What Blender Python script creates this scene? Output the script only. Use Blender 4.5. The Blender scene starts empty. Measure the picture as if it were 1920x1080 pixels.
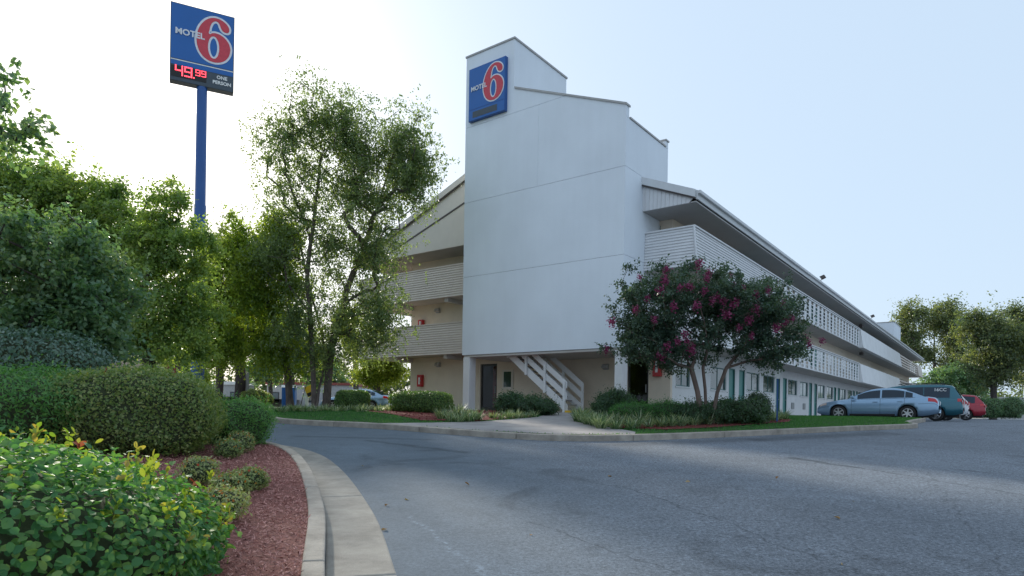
import bpy, bmesh, math, random
import numpy as np
from mathutils import Vector, Matrix
from mathutils.geometry import delaunay_2d_cdt
rad = math.radians
SC = bpy.context.scene
COL = SC.collection
# ------------------------------------------------------------------ camera, sky, sun, exposure
EYE = 1.6
FPX, ROLL, SHIFT = 1217.0, rad(.9), 229.0          # focal length, roll and rise, in pixels of a 1920 wide picture
cam = bpy.data.cameras.new('camera'); camo = bpy.data.objects.new('camera', cam); COL.objects.link(camo)
cam.sensor_width = 36.0; cam.lens = FPX / 1920 * 36; cam.shift_y = SHIFT / 1920
cam.clip_start = .05; cam.clip_end = 6000
camo.matrix_world = Matrix.Translation((0, 0, EYE)) @ Matrix.Rotation(rad(90), 4, 'X') @ Matrix.Rotation(ROLL, 4, 'Z')
SC.camera = camo
SUN_AZ, SUN_EL = rad(-29), rad(23.5)                  # azimuth from the viewing direction, negative to the left
W = bpy.data.worlds.new('World'); SC.world = W; W.use_nodes = True
nt = W.node_tree; bg = nt.nodes['Background']
sky = nt.nodes.new('ShaderNodeTexSky'); sky.sky_type = 'NISHITA'; sky.sun_disc = False
sky.sun_elevation = SUN_EL; sky.sun_rotation = SUN_AZ
sky.altitude = 200; sky.air_density = 1.0; sky.dust_density = 3.0; sky.ozone_density = 1.2
hz_ = nt.nodes.new('ShaderNodeMix'); hz_.data_type = 'RGBA'; hz_.inputs[0].default_value = .91
hz_.inputs[7].default_value = (1.86, 2.32, 2.84, 1)  # the same pale haze over the whole sky
nt.links.new(sky.outputs[0], hz_.inputs[6]); nt.links.new(hz_.outputs[2], bg.inputs[0]); bg.inputs[1].default_value = .15
sl = bpy.data.lights.new('sun', 'SUN'); sl.energy = 2.2; sl.angle = rad(3); sl.color = (1, .93, .80)
so = bpy.data.objects.new('sun', sl); COL.objects.link(so)
sdir = Vector((math.sin(SUN_AZ) * math.cos(SUN_EL), math.cos(SUN_AZ) * math.cos(SUN_EL), math.sin(SUN_EL)))
so.rotation_euler = (-sdir).to_track_quat('-Z', 'Y').to_euler(); so.location = (0, 0, 60)
SC.view_settings.view_transform = 'Standard'; SC.view_settings.look = 'None'
SC.view_settings.exposure = 1.15; SC.view_settings.gamma = 1.0
# ------------------------------------------------------------------ terrain
def gz(Y):
    k = .07
    return float(-k * np.logaddexp(-.055 * Y / k, -1.40 / k))
def at(u, v, Y):                                    # a point seen at u, v in the photograph, Y metres away
    X, V = u - 960, SHIFT - (v - 540)
    return Vector(((X * math.cos(ROLL) - V * math.sin(ROLL)) / FPX * Y, Y, EYE + (X * math.sin(ROLL) + V * math.cos(ROLL)) / FPX * Y))
def G(u, v, off=0):                                 # the ground point seen there
    p = at(u, v, 1); dz = p.z - EYE
    lo, hi = 1.0, 300.0
    t = 1.0
    while t < 300 and EYE + dz * t > gz(t) + off: t *= 1.02
    lo, hi = t / 1.02, t
    for _ in range(30):
        m = (lo + hi) / 2
        if EYE + dz * m > gz(m) + off: lo = m
        else: hi = m
    return Vector((p.x * lo, lo, gz(lo) + off))
# ------------------------------------------------------------------ materials
def nodes(name):
    m = bpy.data.materials.new(name); m.use_nodes = True
    return m, m.node_tree.nodes, m.node_tree.links, m.node_tree.nodes['Principled BSDF']
def mat(name, col, rough=.6, var=.12, scale=6.0, bump=.0, bscale=40.0, metal=0, spec=.5, coat=0, obj=True, stretch=(1, 1, 1)):
    m, N, L, b = nodes(name)
    tc = N.new('ShaderNodeTexCoord'); mp = N.new('ShaderNodeMapping'); mp.inputs['Scale'].default_value = stretch
    L.new(tc.outputs['Object' if obj else 'Generated'], mp.inputs[0])
    n = N.new('ShaderNodeTexNoise'); n.inputs['Scale'].default_value = scale; n.inputs['Detail'].default_value = 6; n.inputs['Roughness'].default_value = .65
    L.new(mp.outputs[0], n.inputs['Vector'])
    r = N.new('ShaderNodeMapRange'); r.inputs['From Min'].default_value = .3; r.inputs['From Max'].default_value = .7
    r.inputs['To Min'].default_value = 1 - var; r.inputs['To Max'].default_value = 1 + var
    L.new(n.outputs['Fac'], r.inputs['Value'])
    mx = N.new('ShaderNodeVectorMath'); mx.operation = 'SCALE'; mx.inputs[0].default_value = col
    L.new(r.outputs[0], mx.inputs['Scale']); L.new(mx.outputs[0], b.inputs['Base Color'])
    b.inputs['Roughness'].default_value = rough; b.inputs['Metallic'].default_value = metal
    b.inputs['Specular IOR Level'].default_value = spec; b.inputs['Coat Weight'].default_value = coat
    if bump:
        n2 = N.new('ShaderNodeTexNoise'); n2.inputs['Scale'].default_value = bscale; n2.inputs['Detail'].default_value = 4
        L.new(mp.outputs[0], n2.inputs['Vector'])
        bp = N.new('ShaderNodeBump'); bp.inputs['Strength'].default_value = bump; bp.inputs['Distance'].default_value = .02
        L.new(n2.outputs['Fac'], bp.inputs['Height']); L.new(bp.outputs[0], b.inputs['Normal'])
    return m
def leafmat(name, cols, trans=.45, rough=.42, spec=.4, tcol=None):
    """cols: three colours over the leaf's own tint; tcol multiplies the light that shines through"""
    m, N, L, b = nodes(name)
    a = N.new('ShaderNodeAttribute'); a.attribute_name = 'tint'
    cr = N.new('ShaderNodeValToRGB'); e = cr.color_ramp.elements
    e[0].color = (*cols[0], 1); e[1].color = (*cols[2], 1); k = e.new(.5); k.color = (*cols[1], 1)
    L.new(a.outputs['Fac'], cr.inputs[0]); L.new(cr.outputs[0], b.inputs['Base Color'])
    b.inputs['Roughness'].default_value = rough; b.inputs['Specular IOR Level'].default_value = spec
    t = N.new('ShaderNodeBsdfTranslucent'); mu = N.new('ShaderNodeMix'); mu.data_type = 'RGBA'; mu.blend_type = 'MULTIPLY'; mu.inputs[0].default_value = 1
    L.new(cr.outputs[0], mu.inputs[6]); mu.inputs[7].default_value = (*(tcol or (1.9, 1.9, .8)), 1)
    L.new(mu.outputs[2], t.inputs[0])
    mx = N.new('ShaderNodeMixShader'); mx.inputs[0].default_value = trans
    L.new(b.outputs[0], mx.inputs[1]); L.new(t.outputs[0], mx.inputs[2]); L.new(mx.outputs[0], N['Material Output'].inputs[0])
    return m
def clearglass(name, tint, refl=.12):
    m, N, L, b = nodes(name)
    t = N.new('ShaderNodeBsdfTransparent'); t.inputs[0].default_value = (*tint, 1); g_ = N.new('ShaderNodeBsdfGlossy'); g_.inputs['Roughness'].default_value = .03
    mx = N.new('ShaderNodeMixShader'); mx.inputs[0].default_value = refl; L.new(t.outputs[0], mx.inputs[1]); L.new(g_.outputs[0], mx.inputs[2]); L.new(mx.outputs[0], N['Material Output'].inputs[0]); return m
def emat(name, col, s):
    m, N, L, b = nodes(name)
    b.inputs['Base Color'].default_value = (*col, 1); b.inputs['Emission Color'].default_value = (*col, 1); b.inputs['Emission Strength'].default_value = s
    return m
def asphalt():
    m, N, L, b = nodes('asphalt')
    g = N.new('ShaderNodeNewGeometry')
    def noise(sc, det=5, ro=.6, src=None, dist=0):
        n = N.new('ShaderNodeTexNoise'); n.inputs['Scale'].default_value = sc; n.inputs['Detail'].default_value = det; n.inputs['Roughness'].default_value = ro
        n.inputs['Distortion'].default_value = dist
        L.new(src or g.outputs['Position'], n.inputs['Vector']); return n
    def rng(s, a, b_, c, d):
        r = N.new('ShaderNodeMapRange'); r.inputs[1].default_value = a; r.inputs[2].default_value = b_; r.inputs[3].default_value = c; r.inputs[4].default_value = d
        L.new(s, r.inputs[0]); return r.outputs[0]
    def math_(op, a, b_=None):
        n = N.new('ShaderNodeMath'); n.operation = op
        for i, x in enumerate((a, b_)):
            if x is None: continue
            if isinstance(x, (int, float)): n.inputs[i].default_value = x
            else: L.new(x, n.inputs[i])
        return n.outputs[0]
    fine = noise(85, 3, .75); mid = noise(2.2, 6, .7); big = noise(.22, 3, .5, dist=.6)
    sp = N.new('ShaderNodeSeparateXYZ'); L.new(g.outputs['Position'], sp.inputs[0])
    # older, coarser and greyer surfacing to the right, smoother sealed surfacing to the left
    side = rng(math_('ADD', math_('ADD', sp.outputs[0], math_('MULTIPLY', sp.outputs[1], .12)), math_('MULTIPLY', big.outputs['Fac'], 3.0)), 1.2, 4.5, 0, 1)
    amp = rng(side, 0, 1, .35, 1.25)
    f = math_('ADD', 1, math_('MULTIPLY', math_('SUBTRACT', fine.outputs['Fac'], .5), math_('MULTIPLY', amp, 2.4)))
    gr = noise(26, 3, .8); f = math_('MULTIPLY', f, math_('ADD', 1, math_('MULTIPLY', math_('SUBTRACT', gr.outputs['Fac'], .5), math_('MULTIPLY', amp, 2.6))))
    f = math_('MULTIPLY', f, rng(mid.outputs['Fac'], .3, .7, .88, 1.12))
    f = math_('MULTIPLY', f, rng(big.outputs['Fac'], .3, .7, .86, 1.14))
    # stains
    st = noise(.55, 4, .6, dist=1.0)
    f = math_('MULTIPLY', f, rng(st.outputs['Fac'], .58, .70, 1, .68))
    # cracks, patched seams and a wide darker band by the island kerb: distance to lines lying on the lot, wavered by noise
    wn = noise(1.7, 5, .65); wv = N.new('ShaderNodeVectorMath'); wv.operation = 'MULTIPLY_ADD'
    L.new(wn.outputs['Color'], wv.inputs[0]); wv.inputs[1].default_value = (.5, .5, 0); L.new(g.outputs['Position'], wv.inputs[2])
    def line(A, B, w0, w1):
        A = Vector((A.x + .25, A.y + .25, 0)); B = Vector((B.x + .25, B.y + .25, 0)); D = B - A
        fl = N.new('ShaderNodeVectorMath'); fl.operation = 'MULTIPLY'; L.new(wv.outputs[0], fl.inputs[0]); fl.inputs[1].default_value = (1, 1, 0)
        su = N.new('ShaderNodeVectorMath'); su.operation = 'SUBTRACT'; L.new(fl.outputs[0], su.inputs[0]); su.inputs[1].default_value = A
        dt = N.new('ShaderNodeVectorMath'); dt.operation = 'DOT_PRODUCT'; L.new(su.outputs[0], dt.inputs[0]); dt.inputs[1].default_value = D / D.length_squared
        cl = N.new('ShaderNodeClamp'); L.new(dt.outputs['Value'], cl.inputs[0])
        scn = N.new('ShaderNodeVectorMath'); scn.operation = 'SCALE'; scn.inputs[0].default_value = D; L.new(cl.outputs[0], scn.inputs['Scale'])
        di = N.new('ShaderNodeVectorMath'); di.operation = 'DISTANCE'; L.new(su.outputs[0], di.inputs[0]); L.new(scn.outputs[0], di.inputs[1])
        return rng(di.outputs['Value'], w0, w1, 1, 0)
    for a, c, w0, w1, k in ((G(1185, 918), G(1330, 968), .004, .024, .4), (G(1330, 968), G(1630, 1085), .004, .024, .4), (G(1480, 858), G(1600, 876), .03, .16, .5),
                            (G(1600, 876), G(1710, 893), .01, .09, .45), (G(1710, 893), G(1930, 930), .004, .04, .4), (G(690, 826), G(870, 848), .03, .2, .4), (G(560, 818), G(800, 824), .03, .22, .35),
                            (G(1000, 980), G(1290, 1085), .003, .022, .4), (G(1790, 880), G(1860, 888), .02, .08, .4), (G(905, 870), G(1185, 918), .003, .025, .3),
                            (G(1735, 885), G(1900, 1085), .003, .02, .3), (G(1150, 834), G(1420, 824), .15, .55, .3), (G(1420, 824), G(1660, 812), .15, .6, .35)):
        f = math_('MULTIPLY', f, math_('SUBTRACT', 1, math_('MULTIPLY', line(a, c, w0, w1), k)))
    wl = line(G(772, 968), G(915, 1085), .012, .05)       # worn white stripe
    wl = math_('MULTIPLY', wl, rng(noise(14, 4).outputs['Fac'], .45, .62, 0, .3))
    f = math_('ADD', f, math_('MULTIPLY', wl, 2.2))
    mx = N.new('ShaderNodeMix'); mx.data_type = 'RGBA'; L.new(side, mx.inputs[0])
    mx.inputs[6].default_value = (.112, .142, .172, 1); mx.inputs[7].default_value = (.148, .168, .195, 1)
    s = N.new('ShaderNodeVectorMath'); s.operation = 'SCALE'; L.new(mx.outputs[2], s.inputs[0]); L.new(f, s.inputs['Scale'])
    L.new(s.outputs[0], b.inputs['Base Color']); b.inputs['Roughness'].default_value = .85; b.inputs['Specular IOR Level'].default_value = .35
    bp = N.new('ShaderNodeBump'); bp.inputs['Strength'].default_value = .6; bp.inputs['Distance'].default_value = .008
    L.new(fine.outputs['Fac'], bp.inputs['Height']); L.new(bp.outputs[0], b.inputs['Normal'])
    return m
def stucco(name, col):
    m, N, L, b = nodes(name)
    g = N.new('ShaderNodeTexCoord')
    n = N.new('ShaderNodeTexNoise'); n.inputs['Scale'].default_value = .45; n.inputs['Detail'].default_value = 7; L.new(g.outputs['Object'], n.inputs['Vector'])
    mp = N.new('ShaderNodeMapping'); mp.inputs['Scale'].default_value = (3, 3, .25); L.new(g.outputs['Object'], mp.inputs[0])
    n2 = N.new('ShaderNodeTexNoise'); n2.inputs['Scale'].default_value = 1.2; n2.inputs['Detail'].default_value = 6; L.new(mp.outputs[0], n2.inputs['Vector'])
    r = N.new('ShaderNodeMapRange'); r.inputs[1].default_value = .3; r.inputs[2].default_value = .7; r.inputs[3].default_value = .955; r.inputs[4].default_value = 1.035; L.new(n.outputs['Fac'], r.inputs[0])
    r2 = N.new('ShaderNodeMapRange'); r2.inputs[1].default_value = .35; r2.inputs[2].default_value = .75; r2.inputs[3].default_value = 1.005; r2.inputs[4].default_value = .98; L.new(n2.outputs['Fac'], r2.inputs[0])
    mm = N.new('ShaderNodeMath'); mm.operation = 'MULTIPLY'; L.new(r.outputs[0], mm.inputs[0]); L.new(r2.outputs[0], mm.inputs[1])
    s = N.new('ShaderNodeVectorMath'); s.operation = 'SCALE'; s.inputs[0].default_value = col; L.new(mm.outputs[0], s.inputs['Scale'])
    # tan scuffs where the paint has flaked
    n4 = N.new('ShaderNodeTexNoise'); n4.inputs['Scale'].default_value = 1.1; n4.inputs['Detail'].default_value = 7; n4.inputs['Roughness'].default_value = .7; L.new(mp.outputs[0], n4.inputs['Vector'])
    r4 = N.new('ShaderNodeMapRange'); r4.inputs[1].default_value = .70; r4.inputs[2].default_value = .76; r4.inputs[4].default_value = .55; L.new(n4.outputs['Fac'], r4.inputs[0])
    mx = N.new('ShaderNodeMix'); mx.data_type = 'RGBA'; L.new(r4.outputs[0], mx.inputs[0]); L.new(s.outputs[0], mx.inputs[6]); mx.inputs[7].default_value = (.55, .47, .36, 1)
    L.new(mx.outputs[2], b.inputs['Base Color']); b.inputs['Roughness'].default_value = .9; b.inputs['Specular IOR Level'].default_value = .2
    n3 = N.new('ShaderNodeTexNoise'); n3.inputs['Scale'].default_value = 30; n3.inputs['Detail'].default_value = 5; L.new(g.outputs['Object'], n3.inputs['Vector'])
    bp = N.new('ShaderNodeBump'); bp.inputs['Strength'].default_value = .35; bp.inputs['Distance'].default_value = .02; L.new(n3.outputs['Fac'], bp.inputs['Height']); L.new(bp.outputs[0], b.inputs['Normal'])
    return m
M = dict(
    asphalt=asphalt(),
    concrete=mat('concrete', (.31, .28, .24), .9, .28, 2.5, .4, 60), kerb=mat('kerb_concrete', (.33, .29, .245), .9, .3, 3.0, .5, 40),
    walk=mat('walk_concrete', (.31, .285, .275), .9, .22, 1.5, .3, 50), mulch=mat('mulch_soil', (.21, .075, .06), .95, .5, 25, .8, 60),
    rmulch=mat('red_mulch', (.17, .035, .03), .95, .5, 25, .8, 60), chips=mat('mulch_chip', (.46, .225, .195), .9, .75, 45.0),
    rchips=mat('red_mulch_chip', (.24, .055, .042), .9, .6, 40.0),
    lawn=mat('lawn_soil', (.035, .075, .02), .95, .35, 3.0, .6, 80), field=mat('field_grass', (.10, .11, .05), .95, .4, .4, .4, 20),
    bank=mat('bank_dirt', (.33, .29, .24), .95, .25, .5, .4, 6),
    tower=stucco('tower_stucco', (.81, .86, .92)), towercore=mat('joint_grey', (.35, .34, .33), .9),  # core behind the tower panels is a darker grey, seen in the joints
    cream=mat('cream_wall', (.74, .64, .52), .85, .06, 1.2, .2, 60), white=mat('white_wall_paint', (.74, .74, .74), .75, .06, 1.2, .15, 60),
    siding=mat('siding_paint', (.68, .60, .53), .6, .06, 2.0), lightsiding=mat('light_siding_paint', (.70, .70, .71), .55, .05, 2.0),
    gable=mat('gable_paint', (.72, .66, .58), .7, .06, 1.0), trim=mat('trim_brown', (.10, .085, .08), .7), soffit=mat('soffit_paint', (.52, .51, .50), .8, .05, 1.0),
    coping=mat('metal_coping', (.42, .41, .40), .5, .1, 2.0), shingle=mat('roof_shingle', (.13, .12, .115), .95, .3, 8.0, .5, 30),
    fascia=mat('fascia_paint', (.66, .67, .68), .6, .06, 2.0), slab=mat('slab_paint', (.56, .53, .50), .85, .06, 1.0),
    panelwhite=mat('parapet_white', (.78, .78, .78), .7, .08, .8, .1, 40), screen=mat('screen_paint', (.76, .77, .78), .6, .06, 2.0),
    teal=mat('teal_paint', (.075, .26, .235), .45, .08, 1.5), tealframe=mat('teal_frame', (.05, .16, .15), .45, .08, 1.5),
    dark=mat('dark_frame', (.025, .022, .02), .4), glass=mat('window_glass', (.035, .06, .065), .04, .2, .6, spec=1.0),
    palepane=mat('curtained_glass', (.15, .22, .225), .06, .35, 1.5, spec=.8, stretch=(9, 9, .3)),
    doorglass=clearglass('door_glass', (.6, .6, .6), .025),
    curtain=mat('curtain', (.30, .36, .36), .8, .25, 1.2, stretch=(12, 12, .3)),
    black=mat('black_plastic', (.012, .012, .012), .6), rubber=mat('tyre_rubber', (.018, .018, .018), .85), alloy=mat('alloy', (.55, .55, .56), .3, .05, 3, metal=.9),
    red=mat('red_paint', (.50, .02, .025), .35), whitepl=mat('white_plastic', (.80, .80, .79), .4), yellow=mat('yellow_paint', (.75, .47, .03), .6, .1, 4),
    blue=mat('sign_blue', (.006, .115, .40), .35, .05, 1.0), poleblue=mat('pole_blue', (.012, .085, .30), .35, .06, 1.0), signred=mat('sign_red', (.60, .045, .07), .4), signgrey=mat('sign_panel_grey', (.045, .065, .085), .4),
    led=emat('led_red', (1.0, .06, .09), 1.6), lettergrey=mat('letter_white', (.72, .74, .78), .5),
    bark=mat('bark', (.085, .07, .065), .95, .4, 8, .9, 22, stretch=(1, 1, .3)), birchbark=mat('birch_bark', (.13, .10, .088), .9, .5, 6, .9, 20, stretch=(1, 1, .35)),
    palebark=mat('smooth_bark', (.15, .105, .085), .8, .35, 5, .4, 20, stretch=(1, 1, .3)), wood=mat('grey_wood', (.17, .14, .12), .9, .3, 3),
    core=mat('twig_core', (.05, .062, .03), 1.0, .5, 14),
    silver=mat('silver_paint', (.25, .38, .52), .28, .02, 1, metal=.55, coat=.6), tealcar=mat('teal_car_paint', (.018, .12, .16), .25, .02, 1, metal=.35, coat=.6),
    whitecar=mat('white_car_paint', (.72, .73, .75), .25, .02, 1, coat=.6), redcar=mat('red_car_paint', (.33, .012, .03), .25, .02, 1, metal=.3, coat=.6),
    carglass=mat('car_glass', (.010, .028, .05), .03, .1, 1, spec=.45), lamp=mat('tail_lamp', (.55, .012, .02), .15, .05, 1, coat=.5), clear=mat('clear_lamp', (.62, .50, .45), .12, .05, 1, coat=.5),
    fence=mat('fence_grey', (.30, .30, .31), .8, .15, 2), bluebox=mat('blue_plastic', (.02, .11, .33), .5), metal=mat('grey_metal', (.30, .31, .32), .4, .1, 3, metal=.6),
    farwall=mat('far_white_wall', (.45, .45, .46), .8), farred=mat('far_red_trim', (.28, .07, .06), .7), tan=mat('far_tan_wall', (.42, .34, .27), .85),
)
LEAF = dict(
    birch=leafmat('birch_leaf', ((.10, .15, .075), (.155, .215, .105), (.22, .27, .135)), .5),
    weep=leafmat('weeping_leaf', ((0.102, 0.174, 0.036), (0.174, 0.246, 0.054), (0.264, 0.312, 0.072)), .6, tcol=(2.3, 2.2, .7)),
    dark=leafmat('dark_leaf', ((0.085, 0.176, 0.098), (0.143, 0.247, 0.13), (0.234, 0.312, 0.143)), .4, .34, .6),
    mid=leafmat('mid_leaf', ((0.111, 0.195, 0.065), (0.195, 0.286, 0.091), (0.299, 0.364, 0.111)), .5, .4),
    sunny=leafmat('sunny_leaf', ((0.12, 0.17, 0.025), (0.18, 0.23, 0.035), (0.25, 0.28, 0.05)), .6, tcol=(2.2, 2.1, .7)),
    myrtle=leafmat('myrtle_leaf', ((0.04, 0.08, 0.062), (0.072, 0.12, 0.085), (0.115, 0.155, 0.1)), .35, .4),
    deep=leafmat('deep_green_leaf', ((.032, .078, .042), (.058, .115, .058), (.095, .15, .075)), .35, .4),
    flower=leafmat('magenta_petal', ((0.20, 0.03, 0.085), (0.30, 0.055, 0.135), (0.42, 0.15, 0.25)), .35, .6, .2, (1.2, 1, 1.2)),
    far=leafmat('far_leaf', ((0.077, 0.116, 0.072), (0.132, 0.165, 0.088), (0.242, 0.259, 0.121)), .45),
    hedge=leafmat('boxy_hedge_leaf', ((0.078, 0.162, 0.048), (0.168, 0.246, 0.078), (0.384, 0.396, 0.168)), .4, .4, .4),
    juniper=leafmat('juniper_leaf', ((0.042, 0.144, 0.048), (0.09, 0.24, 0.066), (0.168, 0.324, 0.096)), .35, .5),
    blue=leafmat('blue_green_leaf', ((0.069, 0.144, 0.112), (0.125, 0.213, 0.169), (0.225, 0.3, 0.237)), .25, .36, .5),
    glossy=leafmat('glossy_leaf', ((0.045, 0.14, 0.06), (0.085, 0.22, 0.08), (0.22, 0.34, 0.11)), .4, .55, .18),
    shoot=leafmat('shoot_and_sunlit_tip_leaf', ((0.18, 0.3, 0.04), (0.29, 0.36, 0.06), (0.44, 0.32, 0.1)), .5, .5, .25, (1.3, 1.25, .6)),  # new growth, and the painted sunlit tips of the boxwood hedge
    redshoot=leafmat('red_shoot_leaf', ((.16, .035, .035), (.26, .07, .055), (.32, .14, .08)), .4, .4),
    mum=leafmat('mum_leaf', ((0.069, 0.138, 0.046), (0.196, 0.265, 0.103), (0.414, 0.448, 0.23)), .35),
    mumflower=leafmat('mum_petal', ((.45, .13, .02), (.55, .28, .03), (.50, .05, .04)), .3, .6, .3, (1.2, 1, .7)),
    liriope=leafmat('striped_blade', ((0.06, 0.13, 0.06), (0.17, 0.24, 0.14), (0.48, 0.52, 0.38)), .3, .45),
    grass=leafmat('lawn_blade', ((0.045, 0.14, 0.05), (0.075, 0.2, 0.065), (0.11, 0.23, 0.08)), .4, .6, .2),
    dry=leafmat('dry_leaf', ((.20, .10, .04), (.30, .18, .08), (.40, .30, .18)), .2, .7, .2),
)
# ------------------------------------------------------------------ mesh helpers
RNG = np.random.default_rng(7)
def link(name, me, m, parent=None, loc=None, kind=None):
    o = bpy.data.objects.new(name, me); COL.objects.link(o)
    if m and not me.materials: me.materials.append(M[m] if isinstance(m, str) and m in M else (LEAF[m[5:]] if isinstance(m, str) else m))
    if parent: o.parent = parent
    if loc is not None: o.location = loc
    if kind: o['kind'] = kind
    return o
def tag(o, label, cat, group=None):
    o['label'] = label; o['category'] = cat
    if group: o['group'] = group
    return o
def empty(name, loc=(0, 0, 0), rz=0, label=None, cat=None, group=None, kind=None):
    o = bpy.data.objects.new(name, None); COL.objects.link(o); o.location = loc; o.rotation_euler = (0, 0, rz); o.empty_display_size = .2
    if label: tag(o, label, cat, group)
    if kind: o['kind'] = kind
    return o
class MB:
    def __init__(s): s.v = []; s.f = []
    def add(s, vs, fs):
        n = len(s.v); s.v += [tuple(p) for p in vs]; s.f += [tuple(i + n for i in f) for f in fs]; return s
    def box(s, x0, x1, y0, y1, z0, z1):
        return s.add([(x0, y0, z0), (x1, y0, z0), (x1, y1, z0), (x0, y1, z0), (x0, y0, z1), (x1, y0, z1), (x1, y1, z1), (x0, y1, z1)],
                     [(3, 2, 1, 0), (4, 5, 6, 7), (0, 1, 5, 4), (1, 2, 6, 5), (2, 3, 7, 6), (3, 0, 4, 7)])
    def hexa(s, q0, q1):                            # two quads joined
        return s.add(list(q0) + list(q1), [(3, 2, 1, 0), (4, 5, 6, 7), (0, 1, 5, 4), (1, 2, 6, 5), (2, 3, 7, 6), (3, 0, 4, 7)])
    def prism(s, poly, x0, x1):                     # polygon in (y, z) pulled along x
        n = len(poly)
        return s.add([(x0, y, z) for y, z in poly] + [(x1, y, z) for y, z in poly],
                     [tuple(range(n)), tuple(range(2 * n - 1, n - 1, -1))] + [((i + 1) % n, i, n + i, n + (i + 1) % n) for i in range(n)])
    def prism_y(s, poly, y0, y1):                   # polygon in (x, z) pulled along y
        n = len(poly)
        return s.add([(x, y0, z) for x, z in poly] + [(x, y1, z) for x, z in poly],
                     [tuple(range(n - 1, -1, -1)), tuple(range(n, 2 * n))] + [(i, (i + 1) % n, n + (i + 1) % n, n + i) for i in range(n)])
    def bar(s, a, b, w, h):                         # a rectangular bar between two points
        a, b = Vector(a), Vector(b); d = (b - a).normalized(); sd = d.cross(Vector((0, 0, 1)))
        if sd.length < 1e-3: sd = Vector((1, 0, 0))
        sd.normalize(); u = sd.cross(d)
        q = lambda p: [p - sd * w / 2 - u * h / 2, p + sd * w / 2 - u * h / 2, p + sd * w / 2 + u * h / 2, p - sd * w / 2 + u * h / 2]
        return s.hexa(q(a), q(b))
    def tube(s, pts, rs, n=8, cap=True):
        pts = [Vector(p) for p in pts]; base = len(s.v); prev = None
        for i, p in enumerate(pts):
            d = (pts[min(i + 1, len(pts) - 1)] - pts[max(i - 1, 0)])
            if d.length < 1e-6: d = Vector((0, 0, 1))
            d.normalize()
            if prev is None: sd = d.orthogonal().normalized()
            else:
                sd = prev - d * prev.dot(d)
                sd = sd.normalized() if sd.length > 1e-4 else d.orthogonal().normalized()
            prev = sd; u = d.cross(sd)
            r = rs[i] if hasattr(rs, '__len__') else rs
            for k in range(n):
                t = 2 * math.pi * k / n; s.v.append(tuple(p + sd * (r * math.cos(t)) + u * (r * math.sin(t))))
        for i in range(len(pts) - 1):
            for k in range(n):
                a = base + i * n + k; b = base + i * n + (k + 1) % n; s.f.append((a, b, b + n, a + n))
        if cap:
            s.f.append(tuple(base + k for k in range(n - 1, -1, -1))); e = base + (len(pts) - 1) * n; s.f.append(tuple(e + k for k in range(n)))
        return s
    def mesh(s, name, smooth=False):
        me = bpy.data.meshes.new(name); me.from_pydata(s.v, [], s.f); me.validate(); me.update()
        if smooth: me.shade_smooth()
        return me
    def build(s, name, m, parent=None, loc=None, smooth=False, kind=None): return link(name, s.mesh(name, smooth), m, parent, loc, kind)
def bevel(o, w=.01, seg=2):
    b = o.modifiers.new('bevel', 'BEVEL'); b.width = w; b.segments = seg; b.limit_method = 'ANGLE'; return o
def copy_tree(o, parent=None):
    c = o.copy(); COL.objects.link(c); c.parent = parent
    for ch in o.children: copy_tree(ch, c)
    return c
def drape(name, poly, off, m, step=.8, hz=None, kind='structure', parent=None):
    """a sheet over the polygon (x, y) that follows the ground"""
    hz = hz or (lambda x, y: gz(y) + off)
    P = []
    for i, p in enumerate(poly):                    # subdivide the rim
        q = poly[(i + 1) % len(poly)]; d = math.hypot(q[0] - p[0], q[1] - p[1]); n = max(1, int(d / step))
        P += [(p[0] + (q[0] - p[0]) * t / n, p[1] + (q[1] - p[1]) * t / n) for t in range(n)]
    xs = [p[0] for p in P]; ys = [p[1] for p in P]; n = len(P)
    pts = [Vector(p) for p in P]
    A = np.array(P); B = np.roll(A, -1, 0)
    gx = np.arange(min(xs) + step / 2, max(xs), step); gy = np.arange(min(ys) + step / 2, max(ys), step)
    for x in gx:
        for y in gy:
            c = ((A[:, 1] > y) != (B[:, 1] > y)); den = np.where(B[:, 1] == A[:, 1], 1e-9, B[:, 1] - A[:, 1])
            if (c & (x < (B[:, 0] - A[:, 0]) * (y - A[:, 1]) / den + A[:, 0])).sum() % 2: pts.append(Vector((x, y)))
    v, e, f, *_ = delaunay_2d_cdt(pts, [(i, (i + 1) % n) for i in range(n)], [list(range(n))], 1, 1e-5)
    me = bpy.data.meshes.new(name); me.from_pydata([(p.x, p.y, hz(p.x, p.y)) for p in v], [], [tuple(q) for q in f]); me.update()
    if len(me.polygons) and sum(p.normal.z for p in me.polygons) < 0: me.flip_normals()
    return link(name, me, m, parent, kind=kind)
def inside(poly, x, y):
    c = False; n = len(poly)
    for i in range(n):
        x0, y0 = poly[i]; x1, y1 = poly[(i + 1) % n]
        if (y0 > y) != (y1 > y) and x < (x1 - x0) * (y - y0) / (y1 - y0) + x0: c = not c
    return c
def smoothline(P, n=8):                             # Catmull-Rom through the points (any dimension)
    P = [np.array(p, float) for p in P]; P = [2 * P[0] - P[1]] + P + [2 * P[-1] - P[-2]]; out = []
    for i in range(1, len(P) - 2):
        a, b, c, d = P[i - 1:i + 3]
        for k in range(n):
            t = k / n; out.append(.5 * (2 * b + (c - a) * t + (2 * a - 5 * b + 4 * c - d) * t * t + (3 * b - a - 3 * c + d) * t ** 3))
    out.append(P[-2]); return out
def offset(line, d):                                # to the left of travel
    L = np.array(line)[:, :2]; t = np.gradient(L, axis=0); t /= np.linalg.norm(t, axis=1)[:, None]
    return L + d * np.stack([-t[:, 1], t[:, 0]], 1)
def unit(a): return a / np.maximum(np.linalg.norm(a, axis=-1, keepdims=True), 1e-9)
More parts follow.
